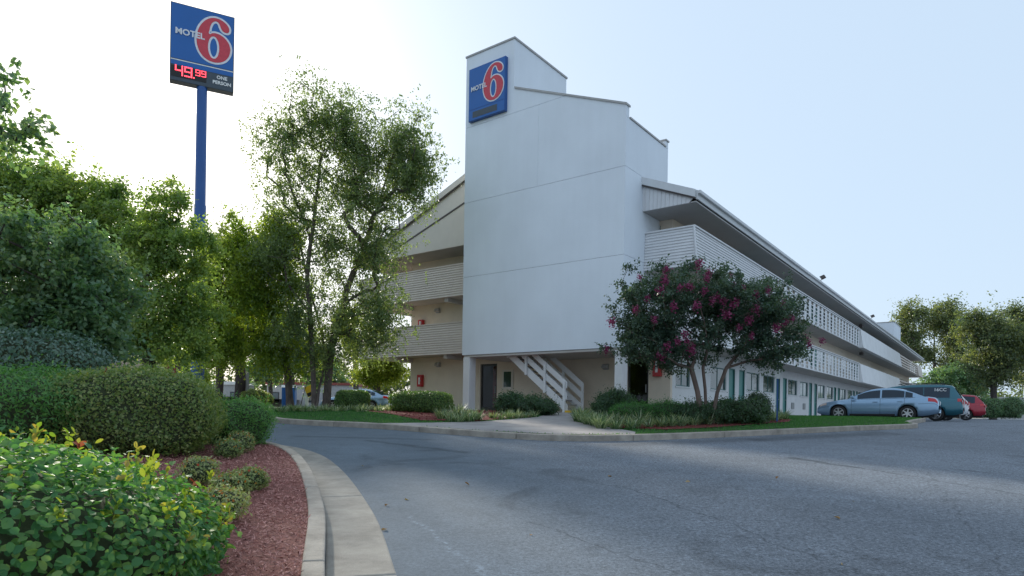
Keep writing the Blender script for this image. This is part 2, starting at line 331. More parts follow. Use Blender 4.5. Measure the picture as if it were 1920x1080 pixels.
def leafmesh(name, P, size, tint, nrm=None, spread=1.0, droop=0.0, aspect=.62, rng=None, tdir=None, rich=False):
    """one folded blade at every point; size and tint per leaf"""
    rng = rng or RNG; N = len(P); P = np.asarray(P, float)
    size = np.broadcast_to(size, N)[:, None]; r = rng.normal(size=(N, 3))
    n = unit(r * spread + (nrm if nrm is not None else np.array([0, 0, .6])))
    t = rng.normal(size=(N, 3)) if tdir is None else tdir + rng.normal(size=(N, 3)) * .35
    t[:, 2] -= droop
    t = unit(t - n * (t * n).sum(1, keepdims=True)); s = np.cross(n, t); w = size * aspect * .5
    if not rich:
        V = np.stack([P, P + t * size * .45 + s * w + n * w * .25, P + t * size, P + t * size * .45 - s * w + n * w * .25], 1).reshape(-1, 3)
        F = np.arange(4 * N); k = 4; per = 4; nf = N; loops = F
    else:                                           # rounder leaf, folded on the midrib: 8 corners, two faces of five
        c = n * w * .35
        V = np.stack([P, P + t * size * .30 + s * w * .85 + c, P + t * size * .68 + s * w + c, P + t * size * .93 + s * w * .45 + c * .6, P + t * size,
                      P + t * size * .93 - s * w * .45 + c * .6, P + t * size * .68 - s * w + c, P + t * size * .30 - s * w * .85 + c], 1).reshape(-1, 3)
        i = np.arange(N)[:, None] * 8
        loops = np.concatenate([i + np.array([[0, 4, 3, 2, 1]])[:, ::-1], i + np.array([[0, 7, 6, 5, 4]])[:, ::-1]], 1).reshape(-1); k = 5; per = 8; nf = 2 * N
    me = bpy.data.meshes.new(name); me.vertices.add(len(V)); me.vertices.foreach_set('co', V.ravel().astype(np.float32))
    me.loops.add(len(loops)); me.loops.foreach_set('vertex_index', loops.astype(np.int32))
    me.polygons.add(nf); me.polygons.foreach_set('loop_start', (np.arange(nf) * k).astype(np.int32))
    a = me.attributes.new('tint', 'FLOAT', 'POINT'); a.data.foreach_set('value', np.repeat(np.broadcast_to(tint, N), per).astype(np.float32))
    me.update(calc_edges=True)
    return me
def tint_attr(me, vals):
    a = me.attributes.new('tint', 'FLOAT', 'POINT'); a.data.foreach_set('value', np.asarray(vals, np.float32))
# ------------------------------------------------------------------ trees
def grow(trunks, clumps, rng, step=.55, climb=.25):
    """join every clump to the skeleton; returns nodes, parents"""
    nodes_, par = [], []
    for T in trunks:
        T = [np.array(p, float) for p in T]; last = -1
        for i, p in enumerate(T):
            if i:
                n = max(1, int(np.linalg.norm(p - T[i - 1]) / step))
                for k in range(1, n + 1):
                    j = rng.normal(size=3) * .035 * step if k < n else 0
                    nodes_.append(T[i - 1] + (p - T[i - 1]) * k / n + j); par.append(last); last = len(nodes_) - 1
            else: nodes_.append(p); par.append(-1); last = len(nodes_) - 1
    ntr = len(nodes_)
    base = nodes_[0]
    order = np.argsort([np.linalg.norm(c - nodes_[ntr // 2]) for c in clumps]); tips = []
    for oi in order:
        c = clumps[oi]; A = np.array(nodes_); d = c - A; dist = np.linalg.norm(d, axis=1)
        cost = dist + np.where(d[:, 2] < dist * climb, (dist * climb - d[:, 2]) * 1.5, 0) + np.where(A[:, 2] < base[2] + .8, 5, 0)
        j = int(np.argmin(cost)); L = dist[j]; n = max(1, int(L / step)); last = j; st = A[j]
        sag = rng.normal(size=3) * .06 * L; sag[2] += .08 * L
        for k in range(1, n + 1):
            t = k / n; nodes_.append(st + (c - st) * t + sag * math.sin(math.pi * t)); par.append(last); last = len(nodes_) - 1
        tips.append(last)
    return np.array(nodes_), par, tips
def skeleton(nodes_, par, tips, rtip, rbase, n=6):
    cnt = np.zeros(len(nodes_)); cnt[tips] += 1
    for i in range(len(nodes_) - 1, -1, -1):
        if par[i] >= 0: cnt[par[i]] += cnt[i]
    cnt = np.maximum(cnt, .5); pw = math.log(rbase / rtip) / math.log(max(2, cnt.max())); R = rtip * cnt ** pw
    kids = {}
    for i, p in enumerate(par): kids.setdefault(p, []).append(i)
    mb = MB()
    starts = list(kids.get(-1, []))
    stack = [(None, s) for s in starts]
    while stack:
        p, i = stack.pop(); ch = [] if p is None else [p]; rr = [] if p is None else [min(R[p], R[i] * 1.15)]
        while True:
            ch.append(i); rr.append(R[i]); k = kids.get(i, [])
            if not k: break
            k = sorted(k, key=lambda q: -cnt[q]); stack += [(i, q) for q in k[1:]]; i = k[0]
        if len(ch) > 1:
            if p is None: rr[0] *= 1.35
            mb.tube([nodes_[q] for q in ch], rr, n if rr[0] > .03 else 4, cap=False)
    return mb
def ellipsoid_pts(n, c, r, rng, shell=.45, jit=.2):
    u = unit(rng.normal(size=(n, 3))); t = (shell + (1 - shell) * rng.random((n, 1))) ** (1 / 1.6); return np.array(c) + u * t * np.array(r) * (1 + rng.normal(0, jit, (n, 1)))
def tree(name, label, group, trunks, blobs, leaf, nleaf, lsize, barkm='bark', rtip=.012, rbase=.16, seed=1, csize=.45, droop=.25, hang=0, flat=.7, climb=.25, cat='tree', extra=None, shell=.4, cm=1.7, jit=.2):
    """blobs: (centre, radii, clumps); leaves gather round the clumps; hang: strands that trail down"""
    rng = np.random.default_rng(seed); base = Vector(trunks[0][0])
    root = empty(name, base, 0, label, cat, group); b0 = np.array(base)
    C = np.concatenate([ellipsoid_pts(int(n * cm), c, r, rng, shell, jit) for c, r, n in blobs])
    if extra is not None: C = np.concatenate([C, np.array(extra)])
    nd, par, tips = grow(trunks, C, rng, climb=climb)
    sk = skeleton(nd - b0, par, tips, rtip, rbase)
    sk.build('trunk', barkm, root, smooth=True)
    per = max(1, nleaf // len(C)); w = rng.lognormal(0, .45, len(C))
    pts = []; tn = []; nr = []
    for c, k in zip(C, (per * w).astype(int)):
        k = max(k, 4); s = csize * rng.uniform(.7, 1.3)
        # leaves sit along a handful of twigs leaving the clump
        nt_ = max(3, k // 14); d = unit(rng.normal(size=(nt_, 3)) * np.array([1, 1, flat])); ln = s * rng.uniform(.5, 1.5, nt_)
        i = rng.integers(0, nt_, k); t = rng.random(k) ** .7
        p = c + d[i] * (ln[i] * t)[:, None] + rng.normal(size=(k, 3)) * s * .13
        p[:, 2] -= droop * s * t ** 2
        if hang:
            hl = rng.uniform(.2, 1.0, nt_) * hang; q = rng.random(k)
            p = c + d[i] * (ln[i] * np.minimum(1, q * 2))[:, None] * .8 + rng.normal(size=(k, 3)) * .05; p[:, 2] -= hl[i] * np.maximum(0, q - .35) * 1.5
        pts.append(p); nr.append(d[i] * .5 + np.array([0, 0, .5])); tn.append(np.clip(rng.normal(rng.normal(.45, .16), .2, k), 0, 1))
    P = np.concatenate(pts) - b0; T = np.concatenate(tn)
    me = leafmesh('crown', P, rng.uniform(.7, 1.3, len(P)) * lsize, T, nrm=np.concatenate(nr), spread=.8, droop=.6 if not hang else 1.4, rng=rng)
    link('crown', me, 'leaf_' + leaf, root)
    return root, C
# ------------------------------------------------------------------ hedges and small plants
def hedge(name, label, cat, loc, r, leaf, n, lsize, rz=0, e=3.0, group=None, seed=1, jag=.05, aspect=.62, rich=False, tintmu=.42, z0=.0, lump=.08, coref=.86, tips=None, upward=.0, parts=0):
    """clipped shrub: superellipsoid shell of leaves round a twiggy core; r = half sizes, standing on loc"""
    rng = np.random.default_rng(seed); root = empty(name, loc, rz, label, cat, group)
    ph = rng.uniform(0, 6.28, 6)
    def shape(u):                                   # unit directions to surface
        k = (np.abs(u) ** e).sum(1, keepdims=True) ** (-1 / e)
        f = 1 + lump * (np.sin(u[:, :1] * 4 + ph[0]) * np.cos(u[:, 1:2] * 3.3 + ph[1]) + .6 * np.sin(u[:, 2:] * 5 + ph[2] + u[:, :1] * 6) + .5 * np.sin(u[:, 1:2] * 9 + ph[3]) * np.sin(u[:, :1] * 8 + ph[4]))
        return u * k * f
    R = np.array(r)
    # even spread over the surface: triangles of the shape, weighted by area
    bm = bmesh.new(); bmesh.ops.create_icosphere(bm, subdivisions=5, radius=1)
    V = shape(unit(np.array([v.co for v in bm.verts]))) * R; F = np.array([[v.index for v in f.verts] for f in bm.faces]); bm.free()
    A, B_, C_ = V[F[:, 0]], V[F[:, 1]], V[F[:, 2]]; cr = np.cross(B_ - A, C_ - A); ar = np.linalg.norm(cr, axis=1); fn = cr / ar[:, None]
    ar = ar * (A[:, 2] > -R[2] * .97); i = rng.choice(len(F), n, p=ar / ar.sum()); q = rng.random((n, 2)); fl = q.sum(1) > 1; q[fl] = 1 - q[fl]
    P = A[i] + (B_ - A)[i] * q[:, :1] + (C_ - A)[i] * q[:, 1:]; nr = fn[i] * np.sign((fn[i] * P).sum(1, keepdims=True))
    dep = np.abs(rng.normal(0, 1, (n, 1))) * .09 * min(R); P = P - nr * dep + nr * rng.normal(0, jag, (n, 1)) * rng.random((n, 1))
    P[:, 2] += R[2]; ok = P[:, 2] > z0; P, nr, dep = P[ok], nr[ok], dep[ok]
    tint = np.clip(rng.normal(tintmu, .2, len(P)) + .25 * (rng.random(len(P)) > .93), 0, 1)
    # core
    bm = bmesh.new(); bmesh.ops.create_icosphere(bm, subdivisions=4, radius=1)
    V = np.array([v.co for v in bm.verts]); Q = shape(unit(V)) * R * coref; Q[:, 2] = np.maximum(Q[:, 2] + R[2], -.02)
    for v, q in zip(bm.verts, Q): v.co = q
    me = bpy.data.meshes.new('twig_core'); bm.to_mesh(me); bm.free(); me.shade_smooth(); link('twig_core', me, 'core', root)
    nn = nr + np.array([0, 0, upward])
    if parts:                                       # the leaves nearest the viewer are parts of their own
        mw = Matrix.Translation(loc) @ Matrix.Rotation(rz, 4, 'Z'); inv = np.array(mw.inverted())
        eye = inv[:3, :3] @ np.array([0, 0, EYE]) + inv[:3, 3]
        vis = ((P - eye) * nr).sum(1) / np.linalg.norm(P - eye, axis=1); fr = (P @ np.array(mw)[:3, :3].T + np.array(loc)); px = fr[:, 0] / np.maximum(fr[:, 1], .1); pz = (EYE - fr[:, 2]) / np.maximum(fr[:, 1], .1)
        score = np.linalg.norm(P - eye, axis=1) + np.where(vis > -.1, 5, 0) + np.where(dep[:, 0] > .05, 3, 0) + np.where(px < -.80, 20, 0) + np.where(pz > .25, 20, 0)
        pick = np.argsort(score)[:parts]; rest = np.ones(len(P), bool); rest[pick] = False
        var = [leafmesh('leaf', np.zeros((1, 3)), 1.0, t, nrm=np.array([[0, 0, 1.]]), spread=.05, tdir=np.array([[1., 0, 0]]), aspect=aspect, rich=True, rng=rng) for t in (.15, .35, .55, .75, .95)]
        for q, i in enumerate(pick):
            o = link('leaf', var[q % 5], 'leaf_' + leaf, root); z = Vector(unit(nn[i] + rng.normal(size=3) * .45))
            o.rotation_mode = 'QUATERNION'; o.rotation_quaternion = z.to_track_quat('Z', 'X') @ Matrix.Rotation(rng.uniform(0, 6.28), 3, 'Z').to_quaternion()
            o.location = P[i]; s = lsize * rng.uniform(.8, 1.25); o.scale = (s, s, s)
        P, nn, tint, nr = P[rest], nn[rest], tint[rest], nr[rest]
    me = leafmesh('foliage', P, np.clip(rng.lognormal(0, .32, len(P)), .45, 1.6) * lsize, tint, nrm=nn * 1.0, spread=.55, droop=-.2, aspect=aspect, rng=rng, rich=rich)
    o = link('foliage', me, 'leaf_' + leaf, root)
    if parts: o['kind'] = 'stuff'
    if tips:                                        # (material, count, leaf length): tufts of new growth or painted sunlit tips, standing out of the top
        for tm, cnt, ls in tips:
            top = np.where(nr[:, 2] > (.6 if tm == 'redshoot' else (-.1 if parts else .25)))[0]
            if len(top) == 0: continue
            for i in rng.choice(top, min(cnt, len(top)), replace=False):
                k = int(rng.integers(5, 10)); h = rng.random(k) * ls * (2.0 if parts else 1.2)
                p = P[i] + nr[i] * (.35 * h[:, None] + .02) + np.array([0, 0, 1]) * h[:, None] * .8
                td = unit(rng.normal(size=(k, 3)) * .55 + nr[i] * .5 + np.array([0, 0, .75]))
                me = leafmesh('shoot', p, rng.uniform(.8, 1.2, k) * ls, np.clip(rng.normal(.4, .3, k), 0, 1), nrm=unit(rng.normal(size=(k, 3))), spread=.3, tdir=td, aspect=.5, rng=rng, rich=True)
                link('shoot', me, 'leaf_' + tm, root)
    return root
def blades(name, n, L, rng, spread=.5, width=.018, seg=4, rad_=.12):
    """arching grass blades as ribbons"""
    V = []; F = []; T = []
    for _ in range(n):
        az = rng.uniform(0, 6.283); b = np.array([math.cos(az), math.sin(az), 0]) * rad_ * math.sqrt(rng.random()); a2 = az + rng.normal(0, .6)
        d = np.array([math.cos(a2), math.sin(a2), 0]); s = np.array([-d[1], d[0], 0]); ln = L * rng.uniform(.6, 1.2); lean = rng.uniform(.25, 1.0) * spread
        base = len(V); tv = np.clip(rng.normal(.5, .3), 0, 1)
        for k in range(seg + 1):
            t = k / seg; p = b + d * ln * (lean * t + lean * .6 * t * t) + np.array([0, 0, ln * (t * (1.05 - lean * .35) - .55 * lean * t ** 2.4)])
            w = width * (1 - t ** 2) * .5 + .001
            V += [p - s * w, p + s * w]; T += [tv, tv]
        F += [(base + 2 * k, base + 2 * k + 1, base + 2 * k + 3, base + 2 * k + 2) for k in range(seg)]
    me = bpy.data.meshes.new(name); me.from_pydata([tuple(v) for v in V], [], F); me.update(); tint_attr(me, T); return me
# ------------------------------------------------------------------ the setting: ground, lot, kerbs, beds
def sheet(name, x0, x1, ys, off, m):
    v = []; f = []
    for y in ys: v += [(x0, y, gz(y) + off), (x1, y, gz(y) + off)]
    for i in range(len(ys) - 1): f.append((2 * i, 2 * i + 1, 2 * i + 3, 2 * i + 2))
    me = bpy.data.meshes.new(name); me.from_pydata(v, [], f); me.update(); return link(name, me, m, kind='structure')
sheet('ground', -2500, 2500, [-300, -40, -10] + [i * 1.0 for i in range(0, 50)] + [60, 100, 300, 4000], -.06, 'field')
sheet('parking_lot', -60, 130, [-30, -10] + [i * .6 for i in range(0, 80)] + [60, 80, 100, 135], 0, 'asphalt')
BO = Vector((4.35, 25.0, 0)); BR = math.atan2(.798, .603)
def bw(a, b, z=0): return Vector((BO.x + .603 * a - .798 * b, BO.y + .798 * a + .603 * b, z))
# left bed: gutter pan edge, kerb face and kerb back, running away from the viewer
gut = smoothline([(.55, -1.5), (.25, .6), (-.25, 2.9), (-.88, 5.11), (-1.57, 7.43), (-2.78, 10.64), (-3.89, 12.83), (-5.2, 14.15), (-7.5, 15.2), (-11, 16.0), (-18, 17.0), (-32, 18.5)], 10)
def ribbon(l0, l1, z0, z1, name, m, parent=None, close=None, kind=None):
    """cross-section strip between two lines; close adds a drop to the given depth on both sides"""
    v = []; f = []; n = len(l0)
    for (a, b) in zip(l0, l1):
        za, zb = gz(a[1]), gz(b[1])
        v += [(a[0], a[1], za - .1), (a[0], a[1], za + z0), (b[0], b[1], zb + z1), (b[0], b[1], zb - .1)]
    for i in range(n - 1):
        k = 4 * i
        f += [(k, k + 1, k + 5, k + 4), (k + 1, k + 2, k + 6, k + 5), (k + 2, k + 3, k + 7, k + 6)]
    f += [(0, 3, 2, 1), (4 * n - 4, 4 * n - 3, 4 * n - 2, 4 * n - 1)]
    me = bpy.data.meshes.new(name); me.from_pydata(v, [], f); me.update()
    bm = bmesh.new(); bm.from_mesh(me); bmesh.ops.recalc_face_normals(bm, faces=bm.faces); bm.to_mesh(me); bm.free()
    return link(name, me, m, parent, kind=kind)
def runs(line, seglen, gap=.012):
    """cut a polyline into stretches of about seglen with a joint between"""
    L = np.array(line)[:, :2]; s = np.concatenate([[0], np.cumsum(np.linalg.norm(np.diff(L, axis=0), axis=1))]); n = max(1, int(s[-1] / seglen)); out = []
    for i in range(n):
        a, b = s[-1] * i / n + gap / 2, s[-1] * (i + 1) / n - gap / 2; t = np.concatenate([[a], s[(s > a + .05) & (s < b - .05)], [b]])
        out.append(t)
    return s, L, out
def kerb_run(parent, name, line, d0, d1, z0, z1, m, seglen):
    s, L, R = runs(line, seglen); A = offset(L, d0); B = offset(L, d1)
    for t in R:
        ip = lambda Q: np.stack([np.interp(t, s, Q[:, 0]), np.interp(t, s, Q[:, 1])], 1)
        o = ribbon(ip(A), ip(B), z0, z1, name, m, parent); bevel(o, .018, 2)
gp = empty('gutter', kind='structure'); kerb_run(gp, 'gutter_slab', gut, 0.0, .55, .006, .012, 'concrete', 3.2)
kp = empty('kerb', kind='structure'); kerb_run(kp, 'kerb_segment', gut, .552, .72, .15, .155, 'kerb', 3.2)
kb = offset(gut, .72)
bed_poly = [tuple(p) for p in kb] + [(-40, 19), (-40, -2), (-6, -2)]
def bedz(x, y):
    d = np.min(np.hypot(kb[:, 0] - x, kb[:, 1] - y)); return gz(y) + .13 + .05 * min(d, 8) * min(1, d)
drape('planting_bed', bed_poly, 0, 'mulch', 1.0, bedz)
# island in front of the motel
isl = smoothline([bw(30, 19.4)[:2], (-17.5, 47), (-14.0, 35), (-10.6, 28), (-9.2, 24.5), (-8.18, 21.64), (-7.19, 19.91), (-5.8, 19.1), (-3.95, 18.45), (-.8, 16.5), (1.17, 15.75), (3.21, 16.2), (6.47, 17.86), (10.7, 20.32), (13.1, 21.55), (13.95, 22.3), (14.3, 23.3), (17.0, 26.7), (17.2, 27.3), (16.8, 27.8), bw(9.6, -5.5)[:2], bw(9.7, -4.0)[:2], bw(10.2, -3.6)[:2], bw(40, -3.6)[:2], bw(91, -3.6)[:2]], 6)
ik = empty('island_kerb', kind='structure'); kerb_run(ik, 'kerb_segment', isl, .0, .16, .15, .155, 'kerb', 3.0)
iso = offset(isl, .15)
isl_poly = [tuple(p) for p in iso] + [tuple(bw(91, 19.4)[:2])]
def islz(x, y): return gz(y) + .135
drape('lawn', isl_poly, 0, 'lawn', 1.2, islz)
px = lambda L, off=.15: [tuple(G(u, v, off)[:2]) for u, v in L]
walk_poly = [(-3.75, 18.52), (-.72, 16.66), (1.17, 15.93), (3.1, 16.33), (3.25, 17.0), (1.94, 20.5), (2.9, 24.0), bw(.9, 1.7)[:2], bw(3.1, 1.2)[:2], bw(3.1, 8.2)[:2], bw(3.1, 10.6)[:2], bw(.2, 9.9)[:2], bw(.2, 8.9)[:2], bw(.3, 5.0)[:2], bw(.25, 3.4)[:2], (.9, 22.4), (-.9, 19.85), (-2.4, 19.0)]
walk_poly = [tuple(p) for p in walk_poly]
drape('walkway', walk_poly, 0, 'walk', .8, lambda x, y: gz(y) + .152)
apron = [tuple(bw(*q)[:2]) for q in ((3.2, -.45), (3.2, -1.9), (10.4, -3.3), (91, -3.3), (91, -.45))]
drape('side_walkway', apron, 0, 'walk', 1.5, lambda x, y: gz(y) + .16)
mulch_l = [(-2.75, 19.75), (-1.0, 19.95), (.75, 22.5)] + [tuple(bw(.15, 3.6)[:2]), tuple(bw(.1, 8.7)[:2]), tuple(bw(1.4, 10.2)[:2]), tuple(bw(1.6, 16.0)[:2]), (-6.6, 26.0), (-4.2, 22.6)]
drape('mulch_strip', mulch_l, 0, 'rmulch', .8, lambda x, y: gz(y) + .165)
mulch_r = [(2.15, 20.3), (3.05, 18.1), (4.2, 17.75), (6.0, 18.9), (9.3, 21.8), (9.9, 23.0), (9.6, 24.0), tuple(bw(3.0, -2.2)[:2]), tuple(bw(1.2, -.3)[:2]), tuple(bw(.4, 1.2)[:2])]
drape('mulch_corner', mulch_r, 0, 'rmulch', .8, lambda x, y: gz(y) + .165)
# the street side, far left: pale paving and a bed beyond the drive
far_walk = [(-30, 27.0), (-13.2, 26.2), (-11.2, 30), (-14, 40), (-18, 52), (-30, 60)]
drape('far_paving', far_walk, 0, 'concrete', 2.0, lambda x, y: gz(y) + .02)
far_bed = [(-30, 31), (-13.8, 30.2), (-12.9, 31.5), (-14.2, 36), (-20, 40), (-30, 42)]
drape('far_bed', far_bed, 0, 'mulch', 2.0, lambda x, y: gz(y) + .10)
# ------------------------------------------------------------------ the motel
H = empty('motel_building', BO, BR, 'long three-storey white motel with tall blank stair tower and open side walkways', 'building')
H1, H2, H3 = 4.42, 7.34, 9.74                       # undersides of the slabs and of the roof
T1, T2 = 5.96, 8.88                                 # parapet tops
AF, AW, AE = 1.85, 3.2, 90.0                         # parapet front, wall front, far end
BL, BRt = 15.1, -.45                                # left and right walls
# stair tower: a core with plaster panels over it, joints left open
core = MB().box(.03, 3.92, .18, 5.66, 4.12, 12.95).box(.03, 4.2, 5.66, 8.37, 4.12, 17.8); core.build('tower_core', 'towercore', H)
def panel(poly, a0=0.0, a1=.028): return MB().prism(poly, a0, a1).build('plaster_panel', 'tower', H)
g = .007; b0, b1, bh = .15, 8.4, 5.63
slope = lambda b: 13.5 + (15.68 - 13.5) * (b - b0) / (bh - b0)
for z0, z1 in ((4.1, 7.7), (7.7, 11.13)): panel([(b0, z0 + g), (b1, z0 + g), (b1, z1 - g), (b0, z1 - g)])
panel([(4.28 + .003, 11.13 + g), (b1, 11.13 + g), (b1, 14.6 - g), (4.28 + .003, 14.6 - g)])
panel([(b0, 11.13 + g), (4.28 - .003, 11.13 + g), (4.28 - .003, 14.6 - g), (b0 + (14.6 - 13.5 - g) / (2.18 / 5.48), 14.6 - g), (b0, 13.5 - .0)])
bq = b0 + (14.6 + g - 13.5) / (2.18 / 5.48)
panel([(bq, 14.6 + g), (b1, 14.6 + g), (b1, 17.85), (bh, 17.85), (bh, slope(bh))])
def spanel(a0, a1, z0, z1): MB().box(a0, a1, .15, .178, z0, z1).build('plaster_panel', 'tower', H)
for z0, z1 in ((4.1, 7.7), (7.7, 11.13), (11.13, 13.05)): spanel(.03, 3.95, z0 + g, z1 - g)
MB().prism([(b0, 13.05), (bh, 13.05), (bh, slope(bh) - .01), (b0, 13.49)], .03, .26).build('parapet_fin', 'tower', H)
MB().box(.03, 4.23, bh, bh + .028, 15.0, 17.85).build('plaster_panel', 'tower', H)
MB().box(.03, 4.23, 8.372, 8.4, 4.1, 17.85).build('plaster_panel', 'tower', H)
MB().box(4.2, 4.23, bh + .03, 8.37, 9, 17.85).build('plaster_panel', 'tower', H)
MB().box(3.92, 3.95, .18, bh, 9, 13.0).build('plaster_panel', 'tower', H)
MB().box(3.7, 3.95, .15, .45, 13.06, 13.35).build('parapet_fin', 'tower', H)
for q in (MB().box(-.04, 4.27, bh - .05, 8.44, 17.852, 17.93), MB().prism([(b0 - .04, slope(b0) - .03), (bh - .06, slope(bh) - .03), (bh - .06, slope(bh) + .05), (b0 - .04, slope(b0) + .05)], -.05, .31),
          MB().box(.32, 3.69, .11, .5, 13.055, 13.12), MB().box(3.66, 4.0, .11, .5, 13.352, 13.41)): q.build('coping', 'coping', H)
MB().box(.05, 3.6, .2, 8.3, 4.0, 4.095).build('tower_soffit', 'slab', H)
for (x0, x1, y0, y1) in ((.04, .5, 7.98, 8.36), (.04, .5, .17, .5)): bevel(MB().box(x0, x1, y0, y1, 1.2, 4.0).build('column', 'panelwhite', H), .015)
# walls with real openings
def wall_open(name, m, along, fixed, s0, s1, z0, z1, ops, thick=.2, inward=1):
    """along 'x': the wall runs in a at b = fixed; along 'y': runs in b at a = fixed. ops: (s0, s1, z0, z1)"""
    mb = MB(); cuts = sorted(ops); s = s0
    def bx(p, q, zz0, zz1):
        if q - p < .001 or zz1 - zz0 < .001: return
        f0, f1 = (fixed, fixed + inward * thick); f0, f1 = min(f0, f1), max(f0, f1)
        mb.box(p, q, f0, f1, zz0, zz1) if along == 'x' else mb.box(f0, f1, p, q, zz0, zz1)
    for o in cuts:
        bx(s, o[0], z0, z1); bx(o[0], o[1], z0, o[2]); bx(o[0], o[1], o[3], z1); s = o[1]
    bx(s, s1, z0, z1); return mb.build(name, m, H)
PITCH = 8.6; A0 = 19.1 - PITCH
def side_openings(zf, first):
    d = []; w = []; k = 0; a = A0
    while a < AE - 6:
        for (p, q, t) in ((0, .95, 'd'), (1.6, 2.55, 'd'), (2.85, 5.2, 'w'), (5.95, 8.3, 'w')):
            if a + q < AE - 1 and a + p > first: (d if t == 'd' else w).append((a + p, a + q))
        a += PITCH
    return d, w
pane_mesh = {}
def window(s0, s1, z0, z1, along, fixed, inw, curtain=True):
    k = (round(s1 - s0, 2), round(z1 - z0, 2), along)
    if k not in pane_mesh:
        w, h = k[0], k[1]; fr = MB(); t = .05
        sw = (lambda x0, x1, y0, y1, zz0, zz1: fr.box(x0, x1, y0, y1, zz0, zz1)) if along == 'x' else (lambda x0, x1, y0, y1, zz0, zz1: fr.box(y0, y1, x0, x1, zz0, zz1))
        sw(0, w, -.03, .03, 0, t); sw(0, w, -.03, .03, h - t, h); sw(0, t, -.03, .03, t, h - t); sw(w - t, w, -.03, .03, t, h - t); sw(w / 2 - t / 2, w / 2 + t / 2, -.025, .025, t, h - t)
        p = MB(); (p.box(t, w - t, -.006, .006, t, h - t) if along == 'x' else p.box(-.006, .006, t, w - t, t, h - t))
        pane_mesh[k] = (fr.mesh('window_frame'), (p.mesh('pane'), p.mesh('pane')), MB().box(*((-.06, w + .06, -.05, .05, -.06, 0) if along == 'x' else (-.05, .05, -.06, w + .06, -.06, 0))).mesh('sill'))
    f, p, si = pane_mesh[k]; pos = (s0, fixed + inw * .09, z0) if along == 'x' else (fixed + inw * .09, s0, z0)
    o = link('window', f, 'tealframe', H, pos); pi = int(RNG.random() < .45); link('pane', p[pi], ('glass', 'palepane')[pi], o)
    sp = (0, -inw * .09, 0) if along == 'x' else (-inw * .09, 0, 0)
    link('sill', si, 'white', o, sp); return o
door_mesh = {}
def door(s0, s1, z0, z1, along, fixed, inw):
    k = (round(s1 - s0, 2), round(z1 - z0, 2), along)
    if k not in door_mesh:
        w, h = k[0], k[1]; a = MB(); hd = MB(); fr = MB()
        if along == 'x':
            a.box(.05, w - .05, -.02, .02, .01, h - .05); hd.box(w - .18, w - .08, -.06, -.02, .95, 1.01); fr.box(0, .05, -.09, .05, 0, h).box(w - .05, w, -.09, .05, 0, h).box(.05, w - .05, -.09, .05, h - .05, h)
        else:
            a.box(-.02, .02, .05, w - .05, .01, h - .05); hd.box(-.06, -.02, w - .18, w - .08, .95, 1.01); fr.box(-.09, .05, 0, .05, 0, h).box(-.09, .05, w - .05, w, 0, h).box(-.09, .05, .05, w - .05, h - .05, h)
        door_mesh[k] = (a.mesh('door'), hd.mesh('handle'), fr.mesh('door_frame'))
    a, hd, fr = door_mesh[k]; o = link('door', a, 'teal', H, (s0, fixed + inw * .1, z0) if along == 'x' else (fixed + inw * .1, s0, z0))
    link('handle', hd, 'metal', o); link('door_frame', fr, 'tealframe', o); return o
for lvl, (zf, zc) in enumerate(((1.55, H1), (H1 + .22, H2), (H2 + .22, H3))):
    d, w = side_openings(zf, 9.0 if lvl == 0 else 4.5); zd, zw0, zw1 = zf + 2.38, zf + 1.34, zf + 2.34
    if lvl: zd, zw0, zw1 = zf + 2.05, zf + .95, zf + 2.0
    extra = [(3.75, 5.35, zf + 1.2, zf + 2.3), (7.9, 10.1, zf + 1.2, zf + 2.3)] if lvl == 0 else []
    ops = [(p, q, zf, zd) for p, q in d] + [(p, q, zw0, zw1) for p, q in w if p > (11 if lvl == 0 else 4)] + extra
    wall_open('side_wall', 'white' if lvl == 0 else 'cream', 'x', BRt, AW + .2, AE, zf - .35 if lvl == 0 else zf, zc, ops)
    MB().box(AW + .3, AE, .3, .4, zf, zc).build('room_partition', 'curtain', H)
    for p, q in d: door(p, q, zf, zd, 'x', BRt, 1)
    for p, q in w:
        if p > (11 if lvl == 0 else 4):
            window(p, q, zw0, zw1, 'x', BRt, 1)
            if lvl == 0: MB().box(p + .85, p + 1.5, BRt - .04, BRt - .002, zf + .42, zf + .84).build('air_conditioner_grille', 'metal', H)
    for p, q, z0, z1 in extra: window(p, q, z0, z1, 'x', BRt, 1)
    # front wall
    fo = [(8.86, 9.96, zf, zf + 2.4), (7.9, 8.4, zf + 1.15, zf + 2.0), (.55, 1.55, zf, zf + 2.5)] if lvl == 0 else ([(2.0, 3.2, zf, zf + 2.1)] if lvl == 1 else [(.1, 1.1, zf + 1.0, zf + 2.0)])
    wall_open('front_wall', 'cream', 'y', AW, BRt, BL, zf - .35 if lvl == 0 else zf, zc, fo)
    wall_open('left_wall', 'cream', 'x', BL, AW + .2, AE, zf - .35 if lvl == 0 else zf, zc, [], inward=-1)
    MB().box(AE, AE + .2, BRt, BL, zf - .35 if lvl == 0 else zf, zc).build('end_wall', 'cream', H)
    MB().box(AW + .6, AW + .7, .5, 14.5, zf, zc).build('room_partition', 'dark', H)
window(.1, 1.1, H2 + .22 + 1.0, H2 + .22 + 2.0, 'y', AW, 1); door(2.0, 3.2, H1 + .22, H1 + .22 + 2.1, 'y', AW, 1)
